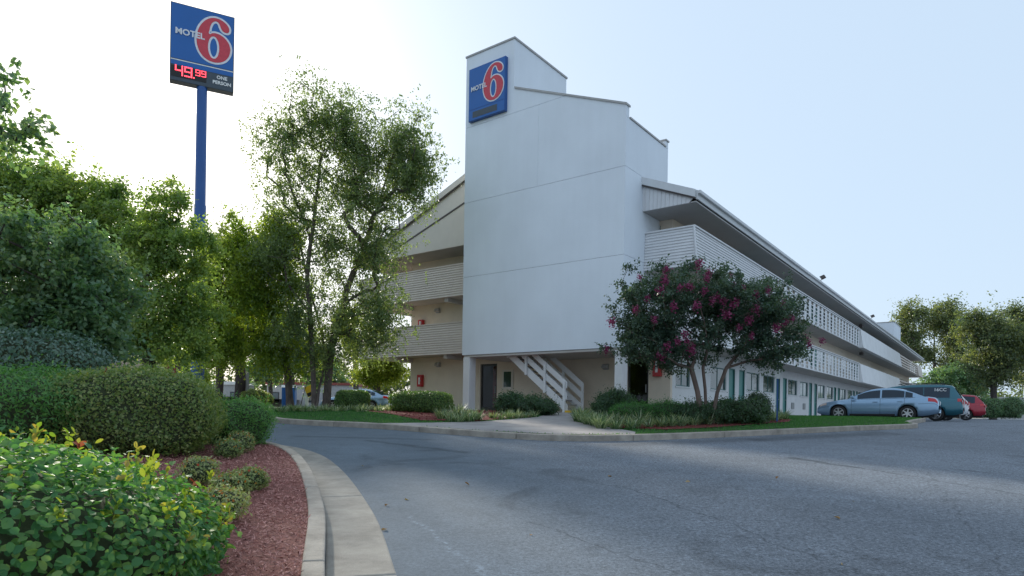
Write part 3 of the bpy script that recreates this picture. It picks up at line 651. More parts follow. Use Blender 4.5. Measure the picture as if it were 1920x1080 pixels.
# glazed entrance doors of the ground floor
def glazed(b0_, b1_, z0, z1, extra=None):
    fr = MB(); a = AW + .08
    fr.box(a, a + .06, b0_, b0_ + .09, z0, z1).box(a, a + .06, b1_ - .09, b1_, z0, z1).box(a, a + .06, b0_ + .09, b1_ - .09, z1 - .12, z1).box(a, a + .06, b0_ + .09, b1_ - .09, z0, z0 + .18)
    o = fr.build('glazed_door', 'dark', H); MB().box(a + .02, a + .03, b0_ + .09, b1_ - .09, z0 + .18, z1 - .12).build('pane', 'doorglass', o)
    MB().box(a - .05, a, b0_ + .12, b0_ + .15, z0 + .9, z0 + 1.25).build('handle', 'metal', o)
    MB().box(a + .35, a + .36, b0_ + .1, b0_ + (b1_ - b0_) * .55, z0, z1).build('red_curtain', 'red', o) if extra else None
    return o
glazed(8.86, 9.96, 1.55, 3.95, True); glazed(.55, 1.55, 1.55, 4.05)
nf = MB().box(AW - .05, AW - .002, 7.82, 8.48, 2.62, 3.62).build('notice_case', 'gable', H)
MB().box(AW - .06, AW - .052, 7.92, 8.38, 2.75, 3.52).build('notice_sheet', 'glass', nf)
# slabs and soffits
for z in (H1, H2):
    MB().box(AF + .05, AW + .1, BRt - 1.42, BL + 2.75, z, z + .22).build('walkway_slab', 'slab', H)
    MB().box(AW + .1, AE, -1.87, BRt + .1, z, z + .22).build('walkway_slab', 'slab', H)
    MB().box(AW + .1, AE, BL - .1, BL + 2.75, z, z + .22).build('walkway_slab', 'slab', H)
    MB().box(AW + .2, AE, BRt + .15, BL - .15, z, z + .2).build('floor_slab', 'slab', H)
    for b in (11.2, 14.9): MB().box(AF + .12, AW, b, b + .22, z - .22, z - .003).build('beam', 'slab', H)
MB().box(AF - .25, AE, -2.08, BRt + .1, H3, H3 + .05).build('soffit', 'soffit', H)
MB().box(AF - .25, AE, BL - .1, 17.9, H3, H3 + .05).build('soffit', 'soffit', H)
MB().box(AF - .24, AW + .1, BRt + .11, BL - .11, H3 + .003, H3 + .04).build('soffit', 'soffit', H)
# roof
RZ, RB, RS = 14.08, 7.4, .41
rz_ = lambda b: RZ - (RS if b < RB else .385) * abs(b - RB)
for s in (-1, 1):
    e = RB + (10.6 if s > 0 else -9.5)
    MB().prism([(RB, RZ), (e, rz_(e)), (e, rz_(e) - .14), (RB, RZ - .14)], 1.5, AE + .8).build('roof_slope', 'shingle', H)
    eb = e - s * .0; y0, y1 = sorted((e + s * .002, e + s * .06))
    MB().box(1.51, AE + .8, y0, y1, rz_(e) - .36, rz_(e) - .02).build('fascia', 'fascia', H)
    y0, y1 = sorted((e + s * .062, e + s * .17)); MB().box(1.53, AE + .78, y0, y1, rz_(e) - .15, rz_(e) - .03).build('rain_gutter', 'fascia', H)
    # barge board, gable cladding and dark trim
    MB().prism([(RB, RZ - .0), (e, rz_(e) + .0), (e, rz_(e) - .30), (RB, RZ - .30)], 1.41, 1.495).build('barge_board', 'gable' if s > 0 else 'fascia', H)
    MB().prism([(RB, RZ - .302), (e, rz_(e) - .302), (e, rz_(e) - .36), (RB, RZ - .36)], 1.45, 1.5).build('barge_trim', 'trim', H)
    MB().prism([(RB, RZ - .15), (e, rz_(e) - .15), (e - s * .3, H3), (RB, H3)], AF - .3, AF - .25).build('gable_cladding', 'gable' if s > 0 else 'lightsiding', H)
MB().prism([(RB, RZ - 1.44), (17.4, rz_(17.4) - .9), (17.4, rz_(17.4) - .97), (RB, RZ - 1.52)], AF - .33, AF - .302).build('gable_line', 'trim', H)  # dark line across the left gable, below the roof edge
for i in range(13):
    b = -1.85 + i * .17; MB().box(AF - .325, AF - .302, b, b + .025, H3 + .01, rz_(b) - .37).build('batten', 'lightsiding', H)
# parapets
def siding(name, m, tl, tr, bl, br, n, parent=H, thick=.07):
    """lapped boards between the top line and the bottom line (local points)"""
    tl, tr, bl, br = map(Vector, (tl, tr, bl, br)); nrm = (bl - tl).cross(tr - tl).normalized(); mb = MB()
    L = []; Rr = []
    for i in range(n):
        for t, o in ((i / n, .0), ((i + .86) / n, .034), ((i + .86) / n + .0005, .002)):
            L.append(tl.lerp(bl, t) + nrm * o); Rr.append(tr.lerp(br, t) + nrm * o)
    L.append(bl + nrm * .0); Rr.append(br + nrm * 0)
    k = len(L); vs = L + Rr + [tl - nrm * thick, tr - nrm * thick, bl - nrm * thick, br - nrm * thick]; fs = [(i, k + i, k + i + 1, i + 1) for i in range(k - 1)]
    a, b_, c, d = 2 * k, 2 * k + 1, 2 * k + 2, 2 * k + 3
    fs += [(a, c, d, b_), (0, a, b_, k), (k - 1, 2 * k - 1, d, c), tuple(range(k)) + (c, a), tuple(range(2 * k - 1, k - 1, -1)) + (b_, d)]
    return mb.add(vs, fs).build(name, m, parent)
bat = .16
for z, t in ((H1, T1), (H2, T2)):
    # front, left of the tower and right of it
    siding('siding_panel', 'siding', (AF + .0, 17.9, t), (AF, 8.42, t), (AF - .0, 17.9, z - .02), (AF - .0, 8.42, z - .02), 13)
    MB().box(AF - .05, AF + .1, 8.42, 17.95, t + .002, t + .06).build('top_rail', 'siding', H)
    siding('siding_panel', 'lightsiding', (AF, .14, t), (AF, -1.9, t), (AF - .1, .14, z), (AF - .1, -1.9 - bat, z), 13)
    MB().box(AF - .06, AF + .1, -1.96, .14, t + .002, t + .06).build('top_rail', 'lightsiding', H)
    siding('siding_panel', 'lightsiding', (AF, -1.9, t), (12.0, -1.9, t), (AF - .1, -1.9 - bat, z), (12.0, -1.9 - bat, z), 13)
    MB().bar((AF - .03, -1.915, t + .02), (AF - .14, -1.93 - bat, z + .02), .07, .07).build('corner_trim', 'lightsiding', H)
    MB().box(AF + .1, 38.6, -1.97, -1.82, t + .002, t + .06).build('top_rail', 'lightsiding', H)
    # open block screens: posts, and rows of blocks between them
    nb = 23; a0, a1 = 12.05, 38.6; pw = (a1 - a0) / nb
    pm = MB().box(-.04, .04, -.02, .02, 0, t - z - .02).mesh('screen_post'); sm = []
    for v in range(2):
        mb = MB(); hh = (t - z - .16) / 6; w = pw - .07
        for r in range(6):
            zb = .02 + r * hh
            mb.box(0, w, -.012, .012, zb, zb + .055)
            x = .0 if v == 0 else w * .0
            if r < 5: mb.box(w * .56, w * (1.0 if v else .97), -.010, .010, zb + .051, zb + hh - .002)
            else: mb.box(w * .56, w * .97, -.010, .010, zb + .051, zb + hh - .002)
        sm.append(mb.mesh('screen_block'))
    for i in range(nb + 1): link('screen_post', pm, 'screen', H, (a0 + i * pw, -1.9, z))
    for i in range(nb): link('screen_block', sm[i % 2], 'screen', H, (a0 + i * pw + .035, -1.9, z))
    MB().box(a0, a1, -1.95, -1.85, t - .11, t - .05).build('middle_rail', 'screen', H)
    # battered white panels, then open rails, then a last closed piece
    q = lambda a: [(a, -2.22, z - .02), (a, -1.8, z - .02), (a, -1.8, t + .03), (a, -1.96, t + .03)]
    MB().hexa(q(38.75), q(65.0)).build('parapet_panel', 'panelwhite', H)
    for k in range(5): MB().box(65.05, 84.0, -2.0, -1.9, z + .1 + k * .3, z + .27 + k * .3).build('rail_board', 'siding', H)
    for k in range(9): MB().box(65.1 + k * 2.3, 65.2 + k * 2.3, -1.895, -1.8, z, t).build('rail_post', 'siding', H)
    MB().hexa(q(84.1), q(AE)).build('parapet_panel', 'siding', H)
    MB().box(AF, AE, BL + 2.76, BL + 2.84, z, t).build('rear_parapet', 'siding', H)
# far stair tower seen over the roof
MB().box(80, 87, .4, 4.0, 10.3, 14.5).build('far_tower', 'tower', H); MB().box(79.95, 87.05, .35, 4.05, 14.502, 14.6).build('coping', 'coping', H)
# ------------------------------------------------------------------ stairs under the tower
ST = empty('staircase', BO, BR, 'white wooden open stair with plank handrails under the tower', 'stairs')
f0, f1, zs0, zs1, sl_ = 3.0, 6.25, 1.5, 4.0, .79
def inclined(name, a, w, dz0, dz1, b0_=f0, b1_=f1, m='panelwhite'):
    z = lambda b: zs0 + .1 + (b - f0) * sl_
    return MB().prism([(b0_, z(b0_) + dz0), (b1_, z(b1_) + dz0), (b1_, z(b1_) + dz1), (b0_, z(b0_) + dz1)], a - w / 2, a + w / 2).build(name, m, ST)
for a in (.62, 1.86):
    inclined('stringer', a, .06, -.12, .26)
    s = -1 if a < 1 else 1
    inclined('handrail', a - .0 + s * .052, .04, .95, 1.23); inclined('middle_board', a + s * .052, .04, .47, .76)
    for k in range(4):
        b = f0 + .1 + k * 1.0; z = zs0 + .1 + (b - f0) * sl_
        MB().box(a + s * .075, a + s * .16, b - .05, b + .05, z - .1 if k else 1.35, z + 1.16).build('post', 'panelwhite', ST)
for k in range(13):
    b = f0 + .05 + k * .235; z = zs0 + .16 + k * .186
    MB().box(.655, 1.825, b, b + .27, z, z + .05).build('tread', 'walk', ST)
MB().box(.45, 1.95, f0 - .25, f0 + .02, 1.38, 1.62).build('bottom_step', 'yellow', ST)
# ------------------------------------------------------------------ lettering
def text_mesh(s, size, ext=.01, bold=.0):
    c = bpy.data.curves.new('t', 'FONT'); c.body = s; c.size = size; c.extrude = ext; c.align_x = 'CENTER'; c.align_y = 'CENTER'; c.offset = bold; c.resolution_u = 3
    o = bpy.data.objects.new('t', c); COL.objects.link(o); dg = bpy.context.evaluated_depsgraph_get()
    me = bpy.data.meshes.new_from_object(o.evaluated_get(dg)); bpy.data.objects.remove(o); bpy.data.curves.remove(c); return me
def six_mesh(h, ext=.01, off=0.0):
    """a bold numeral drawn as two closed outlines, h tall"""
    outer = [(.955, 1.13), (.93, 1.05), (.85, 1.02), (.755, 1.06), (.70, 1.15), (.655, 1.26), (.58, 1.315), (.485, 1.28), (.41, 1.16), (.375, 1.0), (.37, .86), (.45, .905), (.58, .93), (.75, .885), (.90, .76), (.985, .58), (.985, .40), (.92, .22), (.80, .08), (.63, .0), (.47, -.015), (.30, .03), (.14, .16), (.04, .36), (.0, .62), (.04, .90), (.15, 1.14), (.32, 1.33), (.52, 1.415), (.70, 1.40), (.84, 1.33), (.93, 1.23)]
    inner = [(.5 + .165 * math.cos(t), .455 + .36 * math.sin(t)) for t in np.linspace(0, 2 * math.pi, 14, endpoint=False)]
    c = bpy.data.curves.new('six', 'CURVE'); c.dimensions = '2D'; c.fill_mode = 'BOTH'; c.extrude = ext; c.offset = off; c.resolution_u = 4; k = h / 1.43
    for P in (outer, inner):
        s = c.splines.new('BEZIER'); s.bezier_points.add(len(P) - 1); s.use_cyclic_u = True
        for bp, p in zip(s.bezier_points, P): bp.co = ((p[0] - .49) * k, (p[1] - .70) * k, 0); bp.handle_left_type = bp.handle_right_type = 'AUTO'
    o = bpy.data.objects.new('six', c); COL.objects.link(o); dg = bpy.context.evaluated_depsgraph_get()
    me = bpy.data.meshes.new_from_object(o.evaluated_get(dg)); bpy.data.objects.remove(o); bpy.data.curves.remove(c); return me
UP = Matrix.Rotation(rad(90), 4, 'X')               # text plane stood upright, facing -y
def put(name, me, m, parent, x, y, z):
    o = link(name, me, m, parent); o.matrix_local = Matrix.Translation((x, y, z)) @ UP; return o
DIG = {'4': ['10001', '10001', '10001', '11111', '00001', '00001', '00001'], '9': ['11111', '10001', '10001', '11111', '00001', '00001', '11111']}
# pole sign: local x along the panel, front faces -y
pc = at(380, 90, 35); SA = math.atan2(.449, .893)
PS = empty('pole_sign', (pc.x, 35, gz(35) - .1), SA, 'tall blue pole sign with red numeral and lit red price above the trees', 'sign')
z0 = gz(35) - .1; zt, zb = at(380, 22, 35).z - z0, at(380, 165, 35).z - z0; hw = 1.55; hh = zt - zb
bevel(MB().box(-hw, hw, -.25, .25, zb, zt).build('cabinet', 'signgrey', PS), .02)
MB().box(-hw + .04, hw - .04, -.262, -.251, zb + hh * .285, zt - .05).build('blue_face', 'blue', PS)
MB().box(-hw + .04, hw - .04, -.262, -.251, zb + hh * .205, zb + hh * .262).build('blue_strip', 'blue', PS)
MB().box(-hw + .04, hw - .04, -.268, -.251, zb + hh * .263, zb + hh * .275).build('white_line', 'whitepl', PS)
MB().box(-hw + .06, .2, -.264, -.251, zb + hh * .05, zb + hh * .19).build('price_display', 'black', PS)
zc = zb + hh * .63
put('numeral_halo', six_mesh(hh * .58, .004, .10), 'lettergrey', PS, hw * .33, -.270, zc); put('numeral', six_mesh(hh * .58, .006), 'signred', PS, hw * .33, -.279, zc)
put('word', text_mesh('MOTEL', .44, .006, .014), 'lettergrey', PS, -hw * .40, -.290, zc + .02)
put('word', text_mesh('ONE', .25, .005, .008), 'whitepl', PS, hw * .62, -.262, zb + hh * .155); put('word', text_mesh('PERSON', .25, .005, .008), 'whitepl', PS, hw * .62, -.262, zb + hh * .085)
def led(ch, x, z, s):
    mb = MB()
    for r, row in enumerate(DIG[ch]):
        for c, v in enumerate(row):
            if v == '1': mb.box(x + c * s, x + c * s + s * .8, -.275, -.268, z - r * s, z - r * s + s * .8)
    return mb.build('digit', 'led', PS)
zl = zb + hh * .185
led('4', -1.30, zl, .078); led('9', -.86, zl, .078); MB().box(-.44, -.37, -.275, -.268, zl - 6 * .078, zl - 5.2 * .078).build('digit', 'led', PS)
led('9', -.33, zl, .048); led('9', -.05, zl, .048)
MB().tube([(0, 0, 0), (0, 0, zb)], [.30, .26], 20).build('pole', 'poleblue', PS, smooth=False)
MB().tube([(0, 0, 0), (0, 0, 3.2)], [.33, .33], 20).build('pole_sleeve', 'bluebox', PS)
MB().tube([(0, 0, at(370, 385, 35).z - z0 - .6), (0, 0, at(370, 385, 35).z - z0)], [.30, .30], 20).build('pole_collar', 'poleblue', PS)
# wall sign on the tower (front faces -a): local x runs along -b so the writing reads left to right
WS = empty('wall_sign', bw(0, 7.03, 15.95), BR - rad(90), 'blue square sign with red numeral on the tower wall', 'sign')
bevel(MB().box(-1.06, 1.06, -.17, -.002, -1.2, 1.2).build('cabinet', 'poleblue', WS), .015)
MB().box(-1.03, 1.03, -.178, -.171, -.68, 1.17).build('blue_face', 'blue', WS); MB().box(-1.03, 1.03, -.178, -.171, -1.17, -.71).build('blue_strip', 'blue', WS)
MB().box(-.8, .62, -.184, -.179, -1.08, -.80).build('dark_display', 'signgrey', WS)
put('numeral_halo', six_mesh(1.62, .003, .055), 'lettergrey', WS, .38, -.184, .24); put('numeral', six_mesh(1.62, .004), 'signred', WS, .38, -.192, .24); put('word', text_mesh('MOTEL', .29, .004, .008), 'lettergrey', WS, -.44, -.200, .22)
# ------------------------------------------------------------------ fittings on the motel
def ext_box(label, a, b, z, w=.32, h=.62, along='y'):
    o = empty('extinguisher_cabinet', bw(a, b, z), BR - rad(90), label, 'fire cabinet')
    bevel(MB().box(-w / 2, w / 2, -.2, 0, -h / 2, h / 2).build('case', 'red', o), .01)
    MB().box(-w * .14, w * .16, -.21, -.201, -h * .30, h * .26).build('window', 'whitepl', o); MB().box(w * .3, w * .36, -.22, -.201, -.05, .05).build('latch', 'metal', o); return o
ext_box('red fire extinguisher cabinet on the ground floor wall left of the column', AW - .002, 14.2, 3.15, .34, .66)
ext_box('small red fire cabinet on the second floor wall behind left balcony', AW - .002, 14.2, 6.35, .34, .36)
ext_box('red fire box on grey wall beside the right glass entrance', AW - .002, .1, 3.55, .36, .85)
def wlamp(label, a, b, z):
    o = empty('wall_lamp', bw(a, b, z), BR - rad(90), label, 'lamp')
    MB().box(-.12, .12, -.06, 0, -.12, .12).build('back_plate', 'metal', o); bevel(MB().hexa([(-.14, -.06, -.1), (.14, -.06, -.1), (.14, -.06, .14), (-.14, -.06, .14)], [(-.14, -.24, -.04), (.14, -.24, -.04), (.14, -.18, .1), (-.14, -.18, .1)]).build('lamp_body', 'coping', o), .01); return o
wlamp('unlit wall lamp on ground floor wall above the long hedge', AW - .002, 12.9, 4.0); wlamp('unlit wall lamp on second floor wall behind left balcony', AW - .002, 13.0, 6.95)
wlamp('unlit wall lamp on wall right of the stairs', AW - .002, 2.6, 3.6)
for a, lab in ((22.4, 'nearer floodlight on the roof eave above the block screens'), (42.3, 'farther floodlight on the roof eave near the white parapet')):
    o = empty('floodlight', bw(a, -2.2, 10.12), BR, lab, 'floodlight'); o.scale = (.75, .75, .75); MB().tube([(0, .1, -.05), (0, -.12, .25)], .03, 6).build('arm', 'black', o)
    MB().hexa([(-.22, -.1, .2), (.22, -.1, .2), (.22, .05, .42), (-.22, .05, .42)], [(-.2, -.42, .34), (.2, -.42, .34), (.2, -.3, .56), (-.2, -.3, .56)]).build('head', 'trim', o)
for a, z, lab in ((42.0, H3 - .2, 'hanging exit lamp under the top soffit'), (42.5, H2 - .2, 'hanging exit lamp under the third floor walkway')):
    o = empty('hanging_lamp', bw(a, -1.5, z), BR, lab, 'lamp'); MB().box(-.35, .35, -.14, .14, -.14, .1).build('case', 'trim', o); MB().box(-.02, .02, -.02, .02, .1, .2).build('stem', 'trim', o)
sp = G(1457, 781, .15); PP = empty('parking_sign', (at(1457, 780, 21.5).x, 21.5, gz(21.5) + .1), rad(-20), 'thin dark blue post with small white plate on lawn edge', 'sign')
MB().box(-.025, .025, -.02, .02, 0, 1.95).build('post', 'poleblue', PP); MB().box(-.07, .07, -.035, -.021, 1.5, 1.93).build('plate', 'whitepl', PP)
# ------------------------------------------------------------------ trees
def bl(u, v, Y, ru, rv, n, dep=None, dY=0):
    k = Y / FPX; c = at(u, v, Y); c.y += dY
    return (tuple(c), (ru * k, (dep or (ru + rv) / 2) * k, rv * k), n)
def tk(Y, *pts): return [tuple(at(u, v, Y) + Vector((0, d[0] if d else 0, 0))) for u, v, *d in pts]
def ground(p, off=.1): p = list(p); p[2] = gz(p[1]) + off; return tuple(p)
def based(T, off=.0): T = list(T); return [ground(T[0], off)] + T[1:]
Y = 27
tree('birch_tree', 'tall feathery birch with several dark trunks on the lawn left of the motel', None,
     [based(tk(Y, (590, 760), (584, 640), (576, 520), (590, 400), (602, 290))), based(tk(Y, (604, 760, .5), (616, 650, .4), (652, 520, .5), (700, 400, .3), (738, 290))), based(tk(Y, (596, 760, -.3), (600, 660, .9), (560, 520, 1.4), (540, 420, 1.2)))],
     [bl(600, 225, Y, 95, 60, 34), bl(540, 255, Y, 52, 42, 14), bl(650, 265, Y, 45, 55, 12), bl(745, 265, Y, 55, 65, 26), bl(768, 335, Y, 46, 55, 22), bl(785, 300, Y, 35, 40, 12), bl(660, 340, Y, 60, 50, 14), bl(700, 375, Y, 70, 55, 20), bl(560, 385, Y, 60, 50, 18), bl(625, 450, Y, 70, 50, 16), bl(520, 470, Y, 50, 55, 14), bl(700, 470, Y, 55, 55, 16), bl(705, 560, Y, 38, 60, 12), bl(640, 600, Y, 60, 55, 14), bl(560, 590, Y, 50, 55, 12), bl(690, 640, Y, 35, 40, 8), bl(640, 330, Y, 150, 150, 12), bl(620, 520, Y, 120, 110, 20), bl(672, 235, Y, 45, 45, 9), bl(685, 300, Y, 55, 50, 16), bl(600, 650, Y, 90, 50, 16), bl(720, 600, Y, 40, 60, 12), bl(560, 320, Y, 55, 50, 14)],
     'birch', 88000, .10, 'birchbark', .008, .18, 11, .85, hang=.75, climb=.3, cm=2.6, shell=.0, jit=.3,
     extra=[tuple(at(u, v, Y)) for u, v in ((490, 235), (500, 205), (485, 245), (560, 165), (575, 158), (600, 160), (640, 172), (690, 205), (740, 190), (752, 198), (785, 218), (803, 250), (800, 300), (814, 325), (808, 345), (795, 385), (490, 295), (500, 330), (478, 390), (750, 430), (735, 520), (760, 470), (720, 640), (500, 380))])
Y = 28.5
tree('weeping_tree', 'weeping pale green tree with leaning trunks beside the tall birch', None,
     [based(tk(Y, (545, 763), (535, 660), (508, 585), (482, 500), (452, 430))), based(tk(Y, (556, 763, .4), (572, 700, .5), (600, 630, .4)))],
     [bl(445, 460, Y, 62, 55, 22), bl(400, 530, Y, 48, 62, 18), bl(480, 555, Y, 65, 62, 22), bl(430, 640, Y, 55, 45, 18), bl(505, 645, Y, 50, 45, 14), bl(385, 620, Y, 35, 45, 12), bl(525, 445, Y, 50, 50, 16), bl(560, 640, Y, 35, 40, 8), bl(470, 500, Y, 80, 80, 20), bl(540, 540, Y, 40, 50, 12)],
     'weep', 72000, .115, 'birchbark', .008, .17, 12, .75, hang=.9, cm=2.4, shell=.0)
Y = 13.5
tree('magnolia_tree', 'broad dark glossy tree with foliage low to the ground at far left', None, [based(tk(Y, (75, 720), (80, 600), (70, 500)), .3)],
     [bl(70, 480, Y, 125, 95, 52), bl(110, 590, Y, 110, 70, 44), bl(10, 570, Y, 80, 90, 26), bl(165, 540, Y, 60, 80, 20), bl(190, 620, Y, 45, 45, 12)],
     'dark', 30000, .11, 'bark', .012, .17, 13, .42, droop=.3)
Y = 22
tree('spreading_tree', 'mid green spreading tree whose crown rises behind the dark glossy tree', None, [based(tk(Y, (120, 735), (125, 600), (110, 450)), .3)],
     [bl(60, 370, Y, 80, 65, 36), bl(150, 370, Y, 70, 50, 32), bl(215, 420, Y, 55, 65, 26), bl(10, 320, Y, 40, 45, 12), bl(130, 470, Y, 110, 60, 26), bl(250, 500, Y, 35, 60, 10)],
     'mid', 40000, .125, 'bark', .012, .2, 14, .62)
Y = 20
tree('slender_tree', 'slender forked tree in front of the blue sign pole', None, [based(tk(Y, (272, 735), (276, 660), (262, 560), (300, 460), (312, 390)), .3), based(tk(Y, (274, 735, .2), (280, 650, .2), (330, 560, .3), (360, 470)), .3)],
     [bl(308, 385, Y, 38, 38, 14), bl(290, 460, Y, 50, 50, 20), bl(350, 470, Y, 48, 55, 22), bl(300, 560, Y, 60, 55, 24), bl(370, 570, Y, 42, 55, 18), bl(270, 630, Y, 55, 38, 16), bl(345, 645, Y, 50, 32, 16)],
     'mid', 34000, .105, 'bark', .010, .13, 15, .46)
Y = 9.2
tree('roadside_tree', 'tree at far left edge with one leafy branch reaching into the sky', None, [[(-9.6, 9.6, .85), (-9.5, 9.5, 3.0), (-9.3, 9.4, 5.2)]],
     [((-9.4, 9.4, 6.8), (1.7, 1.7, 1.6), 30)], 'dark', 4200, .105, 'bark', .008, .14, 16, .34,
     extra=[tuple(at(u, v, Y)) for u, v in ((8, 150), (12, 195), (60, 232), (85, 228), (30, 262), (4, 245), (45, 246), (-20, 215), (-30, 270), (-40, 160))])
# myrtle: several smooth stems, flat wide crown
Y = 20.0
mroot, MC = tree('crepe_myrtle', 'crape myrtle with magenta blossom and several bare stems in the corner bed', None,
     [based(tk(Y, (1318, 770), (1308, 735), (1296, 690), (1272, 640), (1255, 590)), .1), based(tk(Y, (1326, 770, .1), (1324, 730, .1), (1318, 690), (1335, 640, .3), (1330, 580, .3)), .1), based(tk(Y, (1334, 770), (1345, 735), (1362, 690), (1390, 655), (1425, 620)), .1)],
     [bl(1240, 560, Y, 70, 48, 42, 85), bl(1310, 545, Y, 85, 50, 48, 90), bl(1400, 575, Y, 80, 48, 46, 85), bl(1205, 615, Y, 45, 45, 22, 60), bl(1290, 630, Y, 75, 35, 22, 80), bl(1460, 600, Y, 42, 45, 20, 60), bl(1240, 655, Y, 55, 30, 14, 60), bl(1430, 655, Y, 45, 30, 14, 60), bl(1345, 590, Y, 60, 35, 14), bl(1200, 650, Y, 45, 35, 16, 60), bl(1262, 668, Y, 50, 26, 12, 60), bl(1465, 640, Y, 40, 38, 14, 60), bl(1380, 640, Y, 50, 26, 10, 60)],
     'myrtle', 64000, .08, 'palebark', .007, .075, 21, .34, droop=.1, climb=.35, shell=.5,
     extra=[tuple(at(u, v, Y)) for u, v in ((1165, 530), (1180, 500), (1160, 605), (1150, 575), (1135, 650), (1505, 640), (1485, 560), (1240, 498), (1300, 497), (1345, 510), (1495, 632))])
rg = np.random.default_rng(3); fm = []
for v in range(4):
    P = rg.normal(size=(90, 3)) * np.array([.055, .055, .08]); me = leafmesh('flower_cluster', P, rg.uniform(.045, .075, 90), np.clip(rg.normal(.5, .28, 90), 0, 1), nrm=unit(P), spread=.7, aspect=.9, rng=rg); fm.append(me)
FL = [(1250, 505), (1247, 525), (1240, 545), (1310, 495), (1330, 512), (1235, 545), (1275, 540), (1292, 537), (1325, 522), (1345, 556), (1352, 562), (1357, 566), (1336, 565), (1305, 573), (1375, 570), (1380, 565), (1378, 536), (1395, 540), (1418, 552), (1371, 515), (1420, 580), (1405, 600), (1385, 615), (1468, 570), (1485, 598), (1472, 604), (1270, 640), (1285, 628), (1290, 640), (1298, 655), (1252, 650), (1240, 668), (1508, 638), (1515, 644), (1540, 640), (1192, 580), (1200, 520), (1262, 575), (1148, 605), (1138, 655), (1440, 545), (1455, 615), (1215, 560), (1320, 545), (1362, 590), (1410, 630), (1228, 600)]
for i, (u, v) in enumerate(FL):
    # blossom sits on the near or upper skin of the crown
    p = at(u, v, Y); d = (u - 1325) / 195.0, (v - 590) / 110.0; dep = math.sqrt(max(.0, 1 - min(1, d[0] ** 2 + d[1] ** 2))) * 1.35 + .1
    q = at(u, v, Y - dep); o = link('flower_cluster', fm[i % 4], 'leaf_flower', mroot, q - mroot.location); s = rg.uniform(.6, 1.1); o.scale = (s, s, s); o.rotation_euler = (rg.uniform(-.4, .4), rg.uniform(-.4, .4), rg.uniform(0, 6)); o['kind'] = 'stuff'
# trees beyond
def simple(name, label, u, v, Y, ru, rv, leaf, n, ls, seed, blobs=6, cs=.8, tr=.25, group='trees beyond the motel', base_v=765):
    rng = np.random.default_rng(seed); B = []
    for i in range(blobs):
        a = rng.uniform(0, 6.28); q = rng.uniform(.3, .78); B.append(bl(u + ru * q * math.cos(a), v + rv * q * math.sin(a), Y, ru * rng.uniform(.2, .42), rv * rng.uniform(.2, .38), 7))
    B.append(bl(u, v, Y, ru * .6, rv * .6, 10))
    p = at(u, base_v, Y); return tree(name, label, group, [[(p.x, Y, gz(Y) - .05), (p.x + .1, Y, gz(Y) + 1.5), tuple(at(u, v + rv * .3, Y)), tuple(at(u, v - rv * .4, Y))]], B, leaf, n, ls, 'bark', .02, tr, seed, cs)
simple('lot_tree', 'large tree with bare trunk at the end of the parked cars', 1862, 655, 66, 88, 82, 'far', 26000, .22, 31, 15, 1.3, .3)
simple('lot_tree', 'tall tree rising behind the far end of the motel roof', 1752, 640, 112, 78, 84, 'far', 27000, .34, 32, 15, 2.0, .4)
simple('lot_tree', 'tree cut by the right edge of the picture', 1930, 645, 74, 75, 78, 'far', 22000, .24, 33, 14, 1.4, .3)
simple('lot_tree', 'low dark tree between the motel end and the trunk by the red car', 1800, 715, 100, 62, 48, 'dark', 14000, .32, 34, 8, 1.4, .3)
simple('sunlit_tree', 'bright sunlit tree seen under the left balconies', 705, 690, 52, 62, 38, 'sunny', 15000, .17, 35, 8, .8, .28, 'trees beyond the drive')
simple('sunlit_tree', 'sunlit tree showing between the balconies and the tall birch', 665, 620, 60, 55, 55, 'sunny', 12000, .2, 36, 7, .9, .28, 'trees beyond the drive')
simple('shade_tree', 'dark round tree behind the birch trunks', 622, 700, 78, 42, 40, 'dark', 9000, .24, 37, 7, 1.1, .3, 'trees beyond the drive')
simple('shade_tree', 'shaded tree with thick brown trunk by the grey fence', 408, 600, 33, 70, 75, 'weep', 15000, .15, 38, 8, .8, .20, 'trees beyond the drive')
simple('shade_tree', 'shaded tree with darker trunk right of the thick brown one', 447, 610, 37, 75, 70, 'mid', 14000, .16, 39, 8, .8, .30, 'trees beyond the drive')
simple('shade_tree', 'shaded tree filling the gap left of the birch trunks', 545, 640, 62, 70, 65, 'mid', 14000, .22, 40, 8, 1.1, .3, 'trees beyond the drive')
simple('shade_tree', 'far tree behind the slender forked tree', 330, 620, 45, 75, 70, 'mid', 14000, .19, 41, 8, .9, .28, 'trees beyond the drive')
simple('shade_tree', 'far tree behind the low dark tree at left', 190, 590, 40, 95, 80, 'mid', 14000, .19, 42, 8, 1.0, .28, 'trees beyond the drive')
simple('shade_tree', 'far tree at the left picture edge', 20, 590, 36, 95, 90, 'mid', 13000, .19, 43, 8, 1.0, .28, 'trees beyond the drive')
simple('low_tree', 'low leafy tree in front of the white trailer', 345, 690, 50, 70, 40, 'mid', 9000, .2, 44, 7, 1.0, .2, 'trees beyond the drive')
simple('low_tree', 'low shaded tree between the grey fence and the blue cabin', 505, 690, 58, 42, 42, 'dark', 8000, .2, 45, 7, .9, .2, 'trees beyond the drive')
simple('low_tree', 'low dark tree right behind the birch trunks', 590, 680, 64, 40, 48, 'dark', 8000, .22, 46, 7, .9, .2, 'trees beyond the drive')
